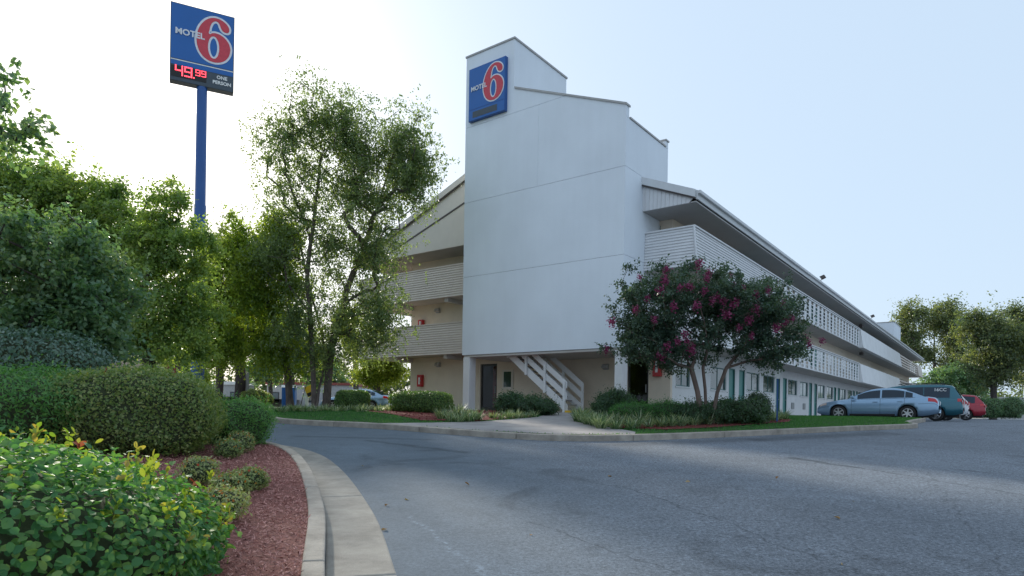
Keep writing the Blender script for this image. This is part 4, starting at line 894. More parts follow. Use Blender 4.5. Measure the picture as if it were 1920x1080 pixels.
# ------------------------------------------------------------------ shrubs
hedge('broadleaf_hedge', 'low glossy broadleaf hedge with yellow new shoots in the near corner', 'hedge', (-3.52, 3.85, -.06), (1.62, 1.55, .705), 'glossy', 24000, .049, rad(17), 2.15, seed=51, jag=.06, rich=True, tintmu=.52, aspect=.66, lump=.05, coref=.84, tips=[('shoot', 200, .055), ('redshoot', 14, .05)], upward=.35, parts=300)
hedge('boxwood_hedge', 'large clipped rounded hedge with small speckled leaves beside the mulch', 'hedge', (-6.15, 10.6, .78), (1.28, 1.15, .68), 'hedge', 32000, .042, rad(20), 3.4, seed=52, jag=.07, tintmu=.5, lump=.05, coref=.9, tips=[('redshoot', 10, .045), ('shoot', 50, .03), ('hedge', 110, .038)])  # pale shoot tufts paint a sunlit look onto its top
hedge('leafy_shrub', 'green shrub with pointed shoots left of the large clipped hedge', 'shrub', (-7.6, 9.9, .85), (1.25, 1.1, .62), 'juniper', 20000, .06, 0, 2.8, seed=53, jag=.12, aspect=.35, lump=.09, tintmu=.5)
hedge('blue_green_shrub', 'big grey-green mounded shrub rising on the bank at left edge', 'shrub', (-10.1, 12.6, 1.0), (2.3, 1.5, 1.02), 'blue', 26000, .06, rad(-8), 2.2, seed=54, jag=.09, lump=.08, tips=[('blue', 60, .05)])
hedge('juniper_bush', 'bright green rounded bush at the tip of the mulch bed', 'shrub', (-5.35, 12.6, .84), (.62, .62, .44), 'juniper', 12000, .05, 0, 2.4, seed=55, jag=.1, aspect=.3, lump=.1, tintmu=.62)
def mum(label, u, v, s, col, seed):
    p = G(u, v, .17); p.z = bedz(p.x, p.y) - .01
    o = hedge('chrysanthemum', label, 'flower', p, (.20 * s, .20 * s, .15 * s), 'mum', 1300, .036, 0, 2.2, group='chrysanthemums in the mulch', seed=seed, jag=.03, tintmu=col + .12, aspect=.45, coref=.74)
    rg = np.random.default_rng(seed); k = 42; u_ = unit(rg.normal(size=(k, 3)) * np.array([1, 1, .5]) + np.array([0, 0, .9])); P = u_ * np.array([.20, .20, .16]) * s + np.array([0, 0, .15 * s])
    link('blossom', leafmesh('blossom', P, rg.uniform(.022, .04, k), rg.random(k), nrm=u_ * 2, spread=.4, aspect=.9, rng=rg), 'leaf_mumflower', o)
for i, a in enumerate((('chrysanthemum tucked against the big clipped hedge, middle of the bed', 372, 912, 1.15, .6), ('low orange chrysanthemum between its two neighbours in the mulch', 434, 930, .95, .5), ('chrysanthemum closest to the kerb', 470, 916, .95, .5),
                       ('pale chrysanthemum nearest the viewer', 418, 974, 1.1, .85), ('orange chrysanthemum farthest from the viewer', 450, 848, 1.25, .45), ('green chrysanthemum just in front of the farthest orange one', 428, 860, 1.05, .35))): mum(*a, 60 + i)
# clipped shrubs by the motel
def shrub(label, u, v, r, leaf, n, ls, rz, seed, e=2.6, jag=.05, name='clipped_shrub', tm=.4, Y=None, asp=.6, lump=.08, cat='shrub'):
    p = at(u, v, Y) if Y else G(u, v, .15); p.z = gz(p.y) + .13; return hedge(name, label, cat, p, r, leaf, n, ls, rz, e, None, seed, jag, asp, tintmu=tm, lump=lump)
shrub('long clipped dark hedge under the left balconies', 788, 770, (1.42, .62, .40), 'hedge', 16000, .05, BR - rad(90), 71, 3.6, .02, tm=.18, Y=24.5, lump=.03, name='clipped_hedge', cat='hedge')
shrub('round clipped dark shrub in front of the parked silver car', 661, 768, (.66, .6, .40), 'hedge', 9000, .05, 0, 72, 3.4, .03, tm=.12, Y=26.5, lump=.04)
shrub('loose dark shrub right of the glass door', 957, 775, (.5, .46, .36), 'deep', 7000, .065, 0, 73, 2.4, .14, Y=24.6, lump=.14)
shrub('low dark hedge at the left side of the stairs', 1004, 779, (.76, .5, .30), 'deep', 9000, .055, BR - rad(90), 74, 3.0, .14, Y=23.9, name='clipped_hedge', cat='hedge', lump=.14)
shrub('tall dark shrub right of the yellow step', 1156, 772, (.66, .6, .46), 'deep', 10000, .06, 0, 75, 2.4, .14, Y=23.3, lump=.14)
shrub('small dark shrub between the yellow step and the taller shrub', 1130, 776, (.36, .36, .28), 'deep', 5000, .055, 0, 76, 2.4, .14, Y=23.0, lump=.14)
shrub('feathery green juniper in front of the right entrance', 1192, 780, (.95, .6, .27), 'juniper', 11000, .055, rad(-30), 77, 2.2, .12, Y=21.6, asp=.3, tm=.3)
shrub('feathery green juniper left of the myrtle stems', 1255, 786, (.75, .6, .33), 'juniper', 9000, .055, 0, 78, 2.2, .12, Y=20.8, asp=.3, tm=.2)
shrub('dark shrub under the myrtle stems', 1318, 790, (.85, .6, .33), 'deep', 9000, .055, 0, 79, 2.4, .14, Y=20.4, lump=.14)
shrub('shrub right of the myrtle stems', 1385, 790, (.78, .6, .37), 'deep', 9000, .055, 0, 80, 2.4, .14, Y=20.8, tm=.5, lump=.14)
shrub('upright shrub at the right end of the corner bed', 1420, 786, (.42, .42, .48), 'myrtle', 6000, .05, 0, 81, 2.2, .12, Y=21.4, tm=.5)
for i, (u, Y_, s, lab) in enumerate(((470, 33.0, 1.0, 'nearest of three round clipped shrubs beyond the drive'), (486, 35.0, 1.05, 'middle of three round clipped shrubs beyond the drive'), (497, 37.5, .95, 'farthest of three round clipped shrubs beyond the drive'))):
    shrub(lab, u, 760, (.45 * s, .45 * s, .46 * s), 'hedge', 4000, .05, 0, 90 + i, 2.2, .02, Y=Y_, tm=.6)
shrub('dark round bush left of the bare trunk by the red car', 1856, 780, (1.05, .9, .95), 'dark', 5000, .11, 0, 95, 2.4, .1, Y=62)
shrub('dark round bush right of the bare trunk at the lot end', 1895, 780, (1.3, .9, 1.0), 'dark', 5000, .11, 0, 96, 2.4, .1, Y=62)
# liriope clumps
rg = np.random.default_rng(17); LM = [blades('grass_blades', 85, .46, rg, .75, .026, 4, .14) for _ in range(5)]; GM = [blades('grass_blades', 60, .24, rg, .7, .018, 3, .13) for _ in range(4)]
def clump(p, label, group, meshes, s):
    o = empty('grass_clump', (p[0], p[1], gz(p[1]) + .14), rg.uniform(0, 6.28), label, 'ornamental grass', group); m = link('blades', meshes[int(rg.integers(len(meshes)))], 'leaf_liriope', o); m.scale = (s, s, s)
def rowc(P, n, label, group, meshes, jit=.1, s=1.0):
    L = np.array(smoothline(P, 10)); d = np.concatenate([[0], np.cumsum(np.linalg.norm(np.diff(L, axis=0), axis=1))])
    for t in np.linspace(0, d[-1], n): clump((np.interp(t, d, L[:, 0]) + rg.normal(0, jit), np.interp(t, d, L[:, 1]) + rg.normal(0, jit)), label, group, meshes, s * rg.uniform(.8, 1.2))
w2 = lambda L: [tuple(G(u, v, .15)[:2]) for u, v in L]
lab = 'striped ornamental grass clump edging the corner bed below the myrtle'; gr = 'striped grass edging the corner bed'
rowc(w2([(1085, 790), (1120, 799), (1150, 804), (1250, 800), (1350, 795), (1440, 790), (1462, 785)]), 30, lab, gr, LM, .06, .95)
rowc(w2([(1090, 785), (1120, 792), (1160, 796), (1250, 793), (1350, 789), (1435, 785)]), 26, lab, gr, LM, .08, 1.0)
lab = 'striped ornamental grass clump by the left column'; gr = 'striped grass by the left column'
for u, v in ((828, 786), (845, 790), (862, 791), (880, 790), (893, 788), (850, 783), (870, 783), (885, 781), (835, 781), (860, 776)): clump(G(u, v, .15), lab, gr, LM, rg.uniform(.8, 1.1))
lab = 'striped ornamental grass clump in front of the shrubs by the glass door'; gr = 'striped grass by the glass door'
for u, v in ((925, 785), (940, 786), (955, 785), (970, 784), (985, 783), (948, 781), (965, 780), (1000, 782)): clump(G(u, v, .15), lab, gr, LM, rg.uniform(.6, .85))
lab = 'low grassy clump under the birch trunks'; gr = 'low grass round the birch trunks'
for i in range(60):
    t = rg.random(); p = np.array([-8.6, 22.8]) * (1 - t) + np.array([-3.6, 25.6]) * t + rg.normal(0, .35, 2); clump((p[0], p[1] + rg.uniform(0, 1.6)), lab, gr, GM, rg.uniform(.9, 1.4))
# ------------------------------------------------------------------ lawn blades and mulch chips (nobody could count them)
def scatter(n, x0, x1, y0, y1, polys_in, polys_out=()):
    out = []
    X = rg.uniform(x0, x1, n); Yv = rg.uniform(y0, y1, n)
    def ins(poly):
        A = np.array(poly); B = np.roll(A, -1, 0); c = np.zeros(n, bool)
        for (ax, ay), (bx_, by) in zip(A, B):
            if ay == by: continue
            c ^= ((ay > Yv) != (by > Yv)) & (X < (bx_ - ax) * (Yv - ay) / (by - ay) + ax)
        return c
    ok = np.zeros(n, bool)
    for p in polys_in: ok |= ins(p)
    for p in polys_out: ok &= ~ins(p)
    return X[ok], Yv[ok]
gzv = np.vectorize(gz)
X, Yv = scatter(150000, -9.5, 17.5, 15.5, 29, [isl_poly], [walk_poly, mulch_l, mulch_r, apron])
P = np.stack([X, Yv, gzv(Yv) + .13], 1); td = np.zeros((len(P), 3)); td[:, 2] = 1.2
link('lawn_grass', leafmesh('lawn_grass', P, rg.uniform(.03, .075, len(P)), np.clip(rg.normal(.45, .25, len(P)), 0, 1), nrm=unit(rg.normal(size=(len(P), 3)) * np.array([1, 1, .1])), spread=.1, tdir=td, aspect=.28, rng=rg), 'leaf_grass', kind='stuff')
X, Yv = scatter(90000, -8, 0, 2.5, 14, [bed_poly]); dk = np.array([np.min(np.hypot(kb[:, 0] - x, kb[:, 1] - y)) for x, y in zip(X, Yv)]); ok = dk < 3.2; X, Yv = X[ok], Yv[ok]
P = np.stack([X, Yv, np.array([bedz(x, y) for x, y in zip(X, Yv)]) + rg.uniform(.004, .03, len(X))], 1)
link('mulch_chips', leafmesh('mulch_chips', P, rg.uniform(.02, .07, len(P)), rg.random(len(P)), nrm=np.array([0, 0, 1.0]), spread=.45, aspect=.22, rng=rg), 'chips', kind='stuff')
X, Yv = scatter(40000, -9.5, 12, 17, 28, [mulch_l, mulch_r]); P = np.stack([X, Yv, gzv(Yv) + .17], 1)
link('red_mulch_chips', leafmesh('red_mulch_chips', P, rg.uniform(.04, .10, len(P)), rg.random(len(P)), nrm=np.array([0, 0, 1.0]), spread=.35, aspect=.3, rng=rg), 'rchips', kind='stuff')

# far wood closing the view behind the drive and the lot: one mass
PW = []; 
for x0, y0, x1, y1, h, n in ((-150, 105, -12, 120, 8.0, 26000), (62, 150, 260, 170, 9.0, 14000)):
    t = rg.random(n); hh_ = h * (.75 + .2 * np.sin(t * 61) + .15 * np.sin(t * 23 + 1)); PW.append(np.stack([x0 + (x1 - x0) * t + rg.normal(0, .6, n), y0 + (y1 - y0) * t + rg.uniform(-3, 3, n), 1.35 + hh_ * rg.random(n) ** .75], 1))
P = np.concatenate(PW); link('far_wood', leafmesh('far_wood', P, rg.uniform(.5, .95, len(P)), np.clip(rg.normal(.4, .22, len(P)), 0, 1), spread=.9, rng=rg), 'leaf_far', kind='stuff')
# ------------------------------------------------------------------ vehicles
def wheel_meshes(r, w, spokes=6):
    t = MB(); prof = [(r * .66, -w * .46), (r * .80, -w * .5), (r * .96, -w * .44), (r, -w * .25), (r, w * .25), (r * .96, w * .44), (r * .80, w * .5), (r * .66, w * .46)]; n = 28; k = len(prof)
    vs = [(p * math.cos(2 * math.pi * i / n), y, p * math.sin(2 * math.pi * i / n)) for i in range(n) for p, y in prof]
    t.add(vs, [(i * k + j, i * k + j + 1, ((i + 1) % n) * k + j + 1, ((i + 1) % n) * k + j) for i in range(n) for j in range(k - 1)])
    rim = MB(); pr = [(r * .67, -w * .46), (r * .63, -w * .47), (r * .60, -w * .34), (r * .60, w * .4)]; k = len(pr)
    rim.add([(p * math.cos(2 * math.pi * i / n), y, p * math.sin(2 * math.pi * i / n)) for i in range(n) for p, y in pr], [(i * k + j, i * k + j + 1, ((i + 1) % n) * k + j + 1, ((i + 1) % n) * k + j) for i in range(n) for j in range(k - 1)])
    for s in range(spokes):
        a = 2 * math.pi * s / spokes; c, d = math.cos(a), math.sin(a); q = lambda R, h, y: [(c * R - d * h, y, d * R + c * h), (c * R + d * h, y, d * R - c * h)]
        p0, p1, p2, p3 = q(r * .12, r * .10, -w * .44), q(r * .12, r * .10, -w * .3), q(r * .62, r * .07, -w * .45), q(r * .62, r * .07, -w * .3)
        rim.hexa([p0[0], p0[1], p1[1], p1[0]], [p2[0], p2[1], p3[1], p3[0]])
    rim.tube([(0, -w * .46, 0), (0, -w * .28, 0)], r * .16, 14)
    hub = MB().tube([(0, -w * .2, 0), (0, -w * .15, 0)], r * .62, 24)
    return t.mesh('tyre', True), rim.mesh('rim'), hub.mesh('brake_disc')
def car(name, label, loc, rz, paint, S, group='cars parked beside the motel', detail=True):
    """S: profile of the car. x points forward, the viewer's side is +y or -y alike"""
    root = empty(name, loc, rz, label, S.get('cat', 'car'), group); Ln, Wd = S['L'], S['W']; xf, xr, wr = S['xf'], S['xr'], S['wr']; ra = wr + .055
    bx_, bz_ = zip(*S['belt']); belt = lambda x: float(np.interp(x, bx_, bz_))
    lo_x, lo_z = zip(*S['low']); low = lambda x: float(np.interp(x, lo_x, lo_z))
    hwid = lambda x: Wd / 2 * (1 - .20 * max(0, (abs(x) - .30 * Ln) / (.20 * Ln)) ** 2.4)
    def zb(x):
        z = low(x)
        for c in (xf, xr):
            if abs(x - c) < ra: z = max(z, wr + math.sqrt(ra * ra - (x - c) ** 2))
        return z
    def sec(x):
        w, b, t = hwid(x), zb(x), belt(x); h = t - b; l = low(x); H_ = t - l; zz = lambda f: max(l + H_ * f, b + .004 + .02 * f)
        return np.array([(w * .70, b + .0), (w * .975, b), (w * .995, zz(.30)), (w, zz(.52)), (w * .985, zz(.74)), (w * .955, zz(.92)), (w * .90, t), (w * .5, t + .028), (0, t + .036)])
    def bpt(x, t, o=0.0):
        s = sec(x); i = min(int(t), 7); f = t - i; p = s[i] * (1 - f) + s[i + 1] * f; d = s[i + 1] - s[i]; n = np.array([d[1], -d[0]]); n = n / (np.linalg.norm(n) + 1e-9); p = p + n * o; return p
    xs = sorted(set(np.round(np.concatenate([np.linspace(-Ln / 2, Ln / 2, 64), np.linspace(xf - ra - .01, xf + ra + .01, 22), np.linspace(xr - ra - .01, xr + ra + .01, 22), np.array([-Ln / 2 + .02, Ln / 2 - .02])]), 3)))
    vs = []; fs = []
    for x in xs:
        s = sec(x); vs += [(x, -y, z) for y, z in s] + [(x, y, z) for y, z in s[::-1][1:]]
    k = 17
    for i in range(len(xs) - 1):
        for j in range(k - 1): a = i * k + j; fs.append((a, a + 1, a + k + 1, a + k))
    n = len(xs); fs += [tuple(range(k)), tuple((n - 1) * k + j for j in range(k - 1, -1, -1))]
    MB().add(vs, fs).build('body', paint, root, smooth=True)
    MB().box(-Ln / 2 + .15, Ln / 2 - .15, -Wd * .36, Wd * .36, .16, .62).build('underbody', 'black', root)
    wl = MB()
    for c in (xf, xr):
        for s in (-1, 1):
            m_ = 16; w_ = Wd / 2
            arc = [(c + (ra + .0) * math.cos(math.pi * i / m_), wr + (ra + .0) * math.sin(math.pi * i / m_)) for i in range(m_ + 1)]
            wl.add([(x, s * (w_ * .965), z) for x, z in arc] + [(x, s * (w_ - .32), z) for x, z in arc], [(i, i + 1, m_ + 2 + i, m_ + 1 + i) for i in range(m_)] + [tuple(range(m_ + 1, 2 * m_ + 2))])
    wl.build('wheel_well', 'black', root)
    # cabin
    R = [tuple(p) for p in smoothline(S['roof'], 9)]; tumble = S.get('tumble', .30)
    def gsec(i):
        x, z = R[i]; b = belt(x) - .012; w = hwid(x) * .905; h = max(z - b, .0); y1 = w - tumble * h
        return x, np.array([(w, b), (y1, b + h * .90), (y1 - .06 * min(1, h * 3), b + h * .975), (y1 * .55, z), (0, z + .012)])
    vs = []; fs = []
    for i in range(len(R)):
        x, s = gsec(i); vs += [(x, -y, z) for y, z in s] + [(x, y, z) for y, z in s[::-1][1:]]
    k = 9
    for i in range(len(R) - 1):
        for j in range(k - 1): a = i * k + j; fs.append((a, a + 1, a + k + 1, a + k))
    n = len(R); fs += [tuple(range(k)), tuple((n - 1) * k + j for j in range(k - 1, -1, -1))]
    MB().add(vs, fs).build('cabin', paint, root, smooth=True)
    RX = np.array([p[0] for p in R])
    def gat(xq):                                    # section at a given x on the crown of the cabin
        i = int(np.clip(np.searchsorted(-RX, -xq), 1, len(R) - 1)); x0, s0 = gsec(i - 1); x1, s1 = gsec(i); f = 0 if abs(x1 - x0) < 1e-6 else (xq - x0) / (x1 - x0); return s0 * (1 - f) + s1 * f
    for (x0, x1, nm) in S['windows']:
        for sd in (-1, 1):
            q = []; m_ = 14
            for i in range(m_ + 1):
                x = x0 + (x1 - x0) * i / m_; s = gat(x); a = s[0] * .90 + s[1] * .10; b = s[0] * .10 + s[1] * .90; d = s[1] - s[0]; nn = np.array([d[1], -d[0]]); nn = nn / (np.linalg.norm(nn) + 1e-9) * .007
                q.append(((x, sd * (a + nn)[0], (a + nn)[1]), (x, sd * (b + nn)[0], (b + nn)[1])))
            mb = MB().add([p for r in q for p in r], [(2 * i, 2 * i + 2, 2 * i + 3, 2 * i + 1) for i in range(m_)]); mb.build(nm, 'carglass', root)
    for (i0, i1, nm) in S['glass']:                 # windscreen and rear glass by station
        a = int(i0 * (len(R) - 1)); b = int(i1 * (len(R) - 1)); q = []
        for i in range(a, b + 1):
            x, s = gsec(i); dx = R[min(i + 1, len(R) - 1)][0] - R[max(i - 1, 0)][0]; dz = R[min(i + 1, len(R) - 1)][1] - R[max(i - 1, 0)][1]; n_ = Vector((dz, 0, -dx)).normalized() * .009
            if n_.z < 0: n_ = -n_
            row = []
            for y, z in [(-s[1][0] * .93, s[2][1]), (-s[3][0], s[3][1]), (0, s[4][1]), (s[3][0], s[3][1]), (s[1][0] * .93, s[2][1])]: row.append((x + n_.x, y, z + abs(n_.z)))
            q += row
        MB().add(q, [(5 * i + j, 5 * i + j + 1, 5 * i + j + 6, 5 * i + j + 5) for i in range(b - a) for j in range(4)]).build(nm, 'carglass', root)
    def patch(nm, x0, x1, t0, t1, m, o=.006, par=None, both=True, taper=0):
        for sd in ((-1, 1) if both else (-1,)):
            vs = []; nx = max(2, int(abs(x1 - x0) / .06) + 1); nt_ = 5
            for i in range(nx + 1):
                for j in range(nt_ + 1):
                    x = x0 + (x1 - x0) * i / nx; f = i / nx * taper; tt = t0 + (t1 - t0) * (f + (1 - f) * j / nt_) if taper else t0 + (t1 - t0) * j / nt_
                    y, z = bpt(x, tt, o); vs.append((x, sd * y, z))
            MB().add(vs, [(i * (nt_ + 1) + j, i * (nt_ + 1) + j + 1, (i + 1) * (nt_ + 1) + j + 1, (i + 1) * (nt_ + 1) + j) for i in range(nx) for j in range(nt_)]).build(nm, m, root)
    for a in S.get('patches', []): patch(*a)
    for x in S.get('seams', []): patch('door_seam', x - .006, x + .006, 1.3, 6.0, 'black', .004)
    for x in S.get('handles', []):
        for sd in (-1, 1):
            y, z = bpt(x, 4.4, .0); bevel(MB().box(x - .1, x + .1, min(sd * y, sd * (y + .03)), max(sd * y, sd * (y + .03)), z - .018, z + .018).build('door_handle', paint, root), .008)
    for sd in (-1, 1):                              # mirror
        x = S['mirror']; y = hwid(x); z = belt(x) + .07
        bevel(MB().box(x - .06, x + .09, min(sd * (y - .02), sd * (y + .18)), max(sd * (y - .02), sd * (y + .18)), z - .05, z + .08).build('mirror', paint, root), .03, 3)
    tw, rm, hb = wheel_meshes(wr, .21, S.get('spokes', 6))
    for c in (xf, xr):
        for sd in (-1, 1):
            w = empty('wheel', (c, sd * (Wd / 2 - .115), wr)); w.parent = root; w.rotation_euler = (0, rad(17 * c), 0 if sd < 0 else math.pi)
            link('tyre', tw, 'rubber', w); link('rim', rm, 'alloy', w); link('brake_disc', hb, 'black', w)
    xt = -Ln / 2 - .006; zt = S['plate']
    MB().box(xt - .012, xt, -.16, .16, zt, zt + .15).build('number_plate', 'whitepl', root)
    for nm, m, y0, y1, z0, z1 in S.get('rear', []):
        for sd in (-1, 1): MB().box(xt - .02, xt + .01, min(sd * y0, sd * y1), max(sd * y0, sd * y1), z0, z1).build(nm, m, root)
    return root
sedan = dict(L=4.80, W=1.83, xf=1.46, xr=-1.27, wr=.325, low=[(-2.4, .36), (-2.1, .27), (-1.8, .22), (1.9, .20), (2.2, .22), (2.4, .30)], mirror=.86, plate=.72,
    belt=[(-2.40, .66), (-2.39, .80), (-2.34, .93), (-2.25, 1.0), (-2.0, 1.045), (-1.6, 1.03), (-.8, .985), (.3, .955), (1.0, .94), (1.5, .885), (1.95, .80), (2.2, .72), (2.33, .64), (2.40, .52)],
    roof=[(1.12, .93), (.75, 1.14), (.35, 1.34), (-.05, 1.43), (-.5, 1.455), (-.95, 1.42), (-1.4, 1.28), (-1.75, 1.12), (-1.98, 1.03)],
    windows=[(.70, -.20, 'front_window'), (-.27, -1.14, 'rear_side_window'), (-1.17, -1.45, 'quarter_window')], glass=[(.04, .30, 'windscreen'), (.70, .96, 'rear_window')],
    patches=[('tail_light', -2.36, -2.02, 4.15, 5.55, 'lamp', .008), ('headlight', 2.28, 1.98, 4.3, 5.6, 'clear', .008), ('side_moulding', -.82, .95, 2.35, 2.62, 'silver', .012), ('sill', -.8, 1.0, 1.0, 1.35, 'black', .003), ('bumper_seam', -2.38, -1.66, 3.55, 3.62, 'black', .004), ('bumper_seam', 2.36, 1.86, 3.5, 3.57, 'black', .004), ('trunk_seam', -2.2, -1.95, 5.9, 5.97, 'black', .004), ('belt_trim', -1.55, .82, 5.86, 5.99, 'black', .006)],
    seams=[.93, -.22, -1.15], handles=[-.02, -.98])
van = dict(L=5.05, W=1.96, xf=1.55, xr=-1.46, wr=.33, low=[(-2.52, .38), (-2.2, .28), (2.1, .22), (2.52, .32)], mirror=1.2, plate=.78, cat='minivan', tumble=.24,
    belt=[(-2.52, .62), (-2.50, .85), (-2.46, 1.06), (-1.0, 1.04), (.5, 1.02), (1.3, 1.0), (1.9, .90), (2.25, .80), (2.45, .68), (2.52, .55)],
    roof=[(1.75, .93), (1.2, 1.25), (.75, 1.50), (.3, 1.66), (-.5, 1.73), (-1.5, 1.73), (-2.0, 1.69), (-2.14, 1.62), (-2.28, 1.40), (-2.40, 1.18), (-2.47, 1.05)],
    windows=[(1.15, .22, 'front_window'), (.16, -.95, 'side_window'), (-.98, -2.0, 'rear_side_window')], glass=[(.04, .26, 'windscreen'), (.74, .97, 'rear_window')],
    patches=[('tail_light', -2.50, -2.30, 4.4, 5.9, 'lamp', .008), ('headlight', 2.4, 2.1, 4.3, 5.5, 'clear', .008), ('side_moulding', -1.0, 1.0, 2.3, 2.6, 'tealcar', .012)], seams=[1.2, .2, -1.0], handles=[.35, .0], rear=[('tail_light', 'lamp', .62, .80, .80, 1.02)])
suv = dict(L=4.6, W=1.84, xf=1.38, xr=-1.28, wr=.345, low=[(-2.3, .40), (-2.0, .30), (1.9, .26), (2.3, .36)], mirror=.85, plate=.80, tumble=.26, cat='car',
    belt=[(-2.30, .62), (-2.28, .90), (-2.22, 1.06), (-1.0, 1.05), (.5, 1.02), (1.1, 1.0), (1.7, .93), (2.05, .84), (2.25, .72), (2.30, .58)],
    roof=[(1.25, .98), (.8, 1.28), (.4, 1.53), (-.1, 1.64), (-.8, 1.66), (-1.5, 1.63), (-1.8, 1.56), (-2.0, 1.36), (-2.14, 1.18), (-2.22, 1.06)],
    windows=[(.74, -.15, 'front_window'), (-.22, -1.05, 'rear_side_window'), (-1.1, -1.75, 'quarter_window')], glass=[(.04, .28, 'windscreen'), (.72, .96, 'rear_window')],
    patches=[('tail_light', -2.27, -2.02, 4.3, 5.6, 'lamp', .008), ('headlight', 2.2, 1.9, 4.3, 5.6, 'clear', .008)], seams=[.85, -.18, -1.08], handles=[.0, -.9], rear=[('tail_light', 'lamp', .52, .80, .84, 1.02)])
HD = BR + rad(90)
def park(a, b_tail, L): p = bw(a, b_tail + L / 2); return (p.x, p.y, gz(p.y) + .002)
car('parked_car', 'silver-blue sedan with alloy wheels parked nose to the motel', park(11.3, -9.42, 4.8), HD, 'silver', sedan)
V = car('parked_minivan', 'dark teal minivan beyond the silver sedan with writing on its side glass', park(14.75, -10.15, 5.05), HD, 'tealcar', van)
t = text_mesh('16CC', .21, .001, .002)
# chalk writing on the rear side glass, nearest the viewer (car's left side is +y, viewer's is the a = small side)
o = link('glass_writing', t, 'whitepl', V); sidey = 1
o.matrix_local = Matrix.Translation((-1.62, .80, 1.47)) @ Matrix.Rotation(rad(180), 4, 'Z') @ Matrix.Rotation(rad(90), 4, 'X') @ Matrix.Rotation(rad(-13), 4, 'X')
for sd in (-.62, .62): MB().tube([(.1, sd, 1.74), (-.1, sd, 1.79), (-1.6, sd, 1.79), (-1.8, sd, 1.74)], .018, 6).build('roof_rail', 'black', V)
car('parked_car', 'white car showing only its tail beyond the teal minivan', park(20.2, -10.15, 4.6), HD, 'whitecar', suv)
car('parked_car', 'dark red car farthest along the parked row', park(28.6, -10.75, 4.6), HD, 'redcar', suv)
pc_ = at(672, 760, 44); car('parked_car', 'silver car parked beyond the birch, partly hidden by shrubs', (pc_.x, 44, gz(44)), rad(172), 'silver', sedan, None)
# painted stall lines
for i, a in enumerate((13.05, 16.6, 22.5)):
    A = np.array([bw(a, b)[:2] for b in np.linspace(-3.9, -9.6, 8)]); B = np.array([bw(a + .1, b)[:2] for b in np.linspace(-3.9, -9.6, 8)])
    v = [(p[0], p[1], gz(p[1]) + .004) for p in A] + [(p[0], p[1], gz(p[1]) + .004) for p in B]; me = bpy.data.meshes.new('stall_line'); me.from_pydata(v, [], [(j, j + 1, 9 + j, 8 + j) for j in range(7)]); me.update(); link('stall_line', me, 'whitepl', kind='structure')
# ------------------------------------------------------------------ beyond the drive
FN = empty('board_fence', (-13.4, 33.0, gz(33)), math.atan2(14, -6.0), 'grey board fence running away beyond the round shrubs', 'fence')
fb = MB(); fl = 15.0
for i in range(100): fb.box(i * .15, i * .15 + .135, -.02, .0, .08, 1.75 + .03 * math.sin(i * 2.1))
fb.build('boards', 'fence', FN, kind='stuff')
for i in range(7): MB().box(i * 2.5 - .05, i * 2.5 + .05, .002, .11, 0, 1.9).build('post', 'fence', FN)
for z in (.4, 1.4): MB().box(0, fl, .001, .05, z, z + .09).build('rail', 'fence', FN)
def block(name, label, cat, u0, u1, vt, Y, depth, m, roofm, nwin=3, rz=0):
    p0, p1 = at(u0, 760, Y), at(u1, 760, Y); w = p1.x - p0.x; h = at((u0 + u1) / 2, vt, Y).z - gz(Y); o = empty(name, (p0.x, Y, gz(Y) - .05), rz, label, cat)
    MB().box(0, w, 0, depth, 0, h - .3).build('wall', m, o); MB().box(-.15, w + .15, -.15, depth + .15, h - .298, h).build('roof_band', roofm, o)
    for i in range(nwin):
        x = w * (i + .5) / nwin; f = MB().box(x - w * .22 / nwin, x + w * .22 / nwin, -.05, -.002, h * .25, h * .62).build('window', 'dark', o); MB().box(x - w * .18 / nwin, x + w * .18 / nwin, -.06, -.051, h * .28, h * .59).build('pane', 'glass', f)
    return o
block('white_building', 'far white building with red roof band behind the birch trunks', 'building', 500, 660, 716, 75, 8, 'farwall', 'farred', 5)
block('trailer', 'white trailer seen past the thick brown trunk', 'trailer', 366, 452, 714, 60, 3, 'farwall', 'whitepl', 3)
block('low_building', 'pale low building on the bank behind the dark tree', 'building', 196, 330, 668, 66, 6, 'tan', 'farwall', 5)
block('far_building', 'pale building beyond the end of the parking lot', 'building', 1850, 2050, 745, 150, 8, 'farwall', 'farwall', 6)
p = at(542, 765, 48); BX = empty('portable_toilet', (p.x, 48, gz(48)), rad(10), 'blue plastic cabin standing behind the leaning trunks', 'cabin'); BX.scale = (.8, .8, .8)
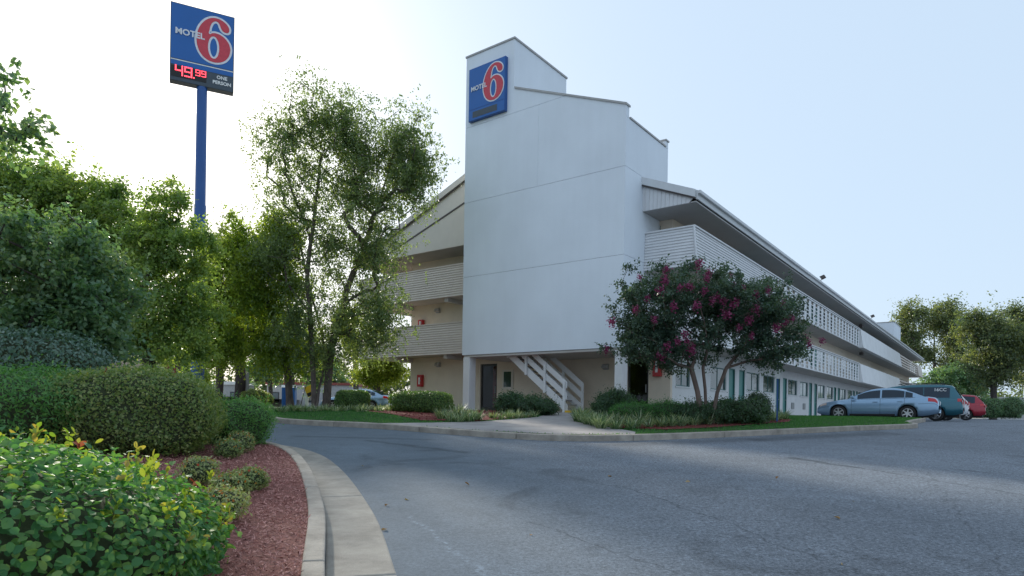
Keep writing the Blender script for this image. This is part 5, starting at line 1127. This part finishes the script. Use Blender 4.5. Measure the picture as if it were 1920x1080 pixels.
bevel(MB().box(-.58, .58, -.58, .58, .1, 2.0).build('shell', 'bluebox', BX), .04); MB().prism([(-.62, 2.002), (.62, 2.002), (.45, 2.22), (-.45, 2.22)], -.62, .62).build('roof', 'whitepl', BX); MB().box(-.4, .4, -.6, -.582, .2, 1.9).build('door', 'poleblue', BX); MB().box(-.62, .62, -.62, .62, 0, .098).build('base', 'black', BX)
p = at(575, 765, 40); SG = empty('warning_sign', (p.x, 40, gz(40)), rad(0), 'tilted yellow and black sign on a white post near the birch', 'sign')
MB().box(-.09, .09, -.05, .05, 0, 1.35).build('post', 'whitepl', SG); o = MB().box(-.28, .28, -.02, 0, -.32, .32).build('plate', 'yellow', SG, (.22, -.06, 1.2)); o.rotation_euler = (0, rad(-24), 0); MB().box(-.26, .26, -.03, -.021, -.30, -.08).build('black_band', 'black', o)
# bank at far left
vs = []; fs = []
for i in range(13):
    x = -75 + i * 4.2; h = 2.6 * math.exp(-((x + 50) / 22) ** 2) + .35 * math.sin(i * 1.7)
    for (y, k) in ((38, 0), (46, .75), (54, 1), (90, 1)): vs.append((x, y, gz(y) - .05 + max(0, h) * k))
for i in range(12):
    for j in range(3): a = i * 4 + j; fs.append((a, a + 4, a + 5, a + 1))
me = bpy.data.meshes.new('embankment'); me.from_pydata(vs, [], fs); me.update(); link('embankment', me, 'bank', kind='structure')
# ------------------------------------------------------------------ litter on the road
rg = np.random.default_rng(5); lm = [leafmesh('fallen_leaf', np.zeros((1, 3)), .10, t, nrm=np.array([[.1, .1, 1.]]), spread=.25, aspect=.8, rng=rg, rich=True) for t in (.1, .5, .9)]
for i, (u, v, lab) in enumerate(((1285, 903, 'pale curled leaf lying alone in the middle of the road'), (1140, 893, None), (765, 937, None), (722, 949, None), (1575, 973, None), (1600, 940, None), (880, 910, None), (995, 1004, None), (680, 873, None), (1455, 898, None), (725, 992, None), (1577, 1058, None))):
    p = G(u, v, .008); o = link('fallen_leaf', lm[2 if i == 0 else i % 3], 'leaf_dry', None, p); o.rotation_euler = (rg.uniform(-.2, .2), rg.uniform(-.2, .2), rg.uniform(0, 6)); s = 1.0 if i == 0 else rg.uniform(.4, .8); o.scale = (s, s, s * 1.6)
    tag(o, lab or 'small dry leaf lying scattered on the asphalt', 'leaf', None if lab else 'dry leaves on the asphalt')
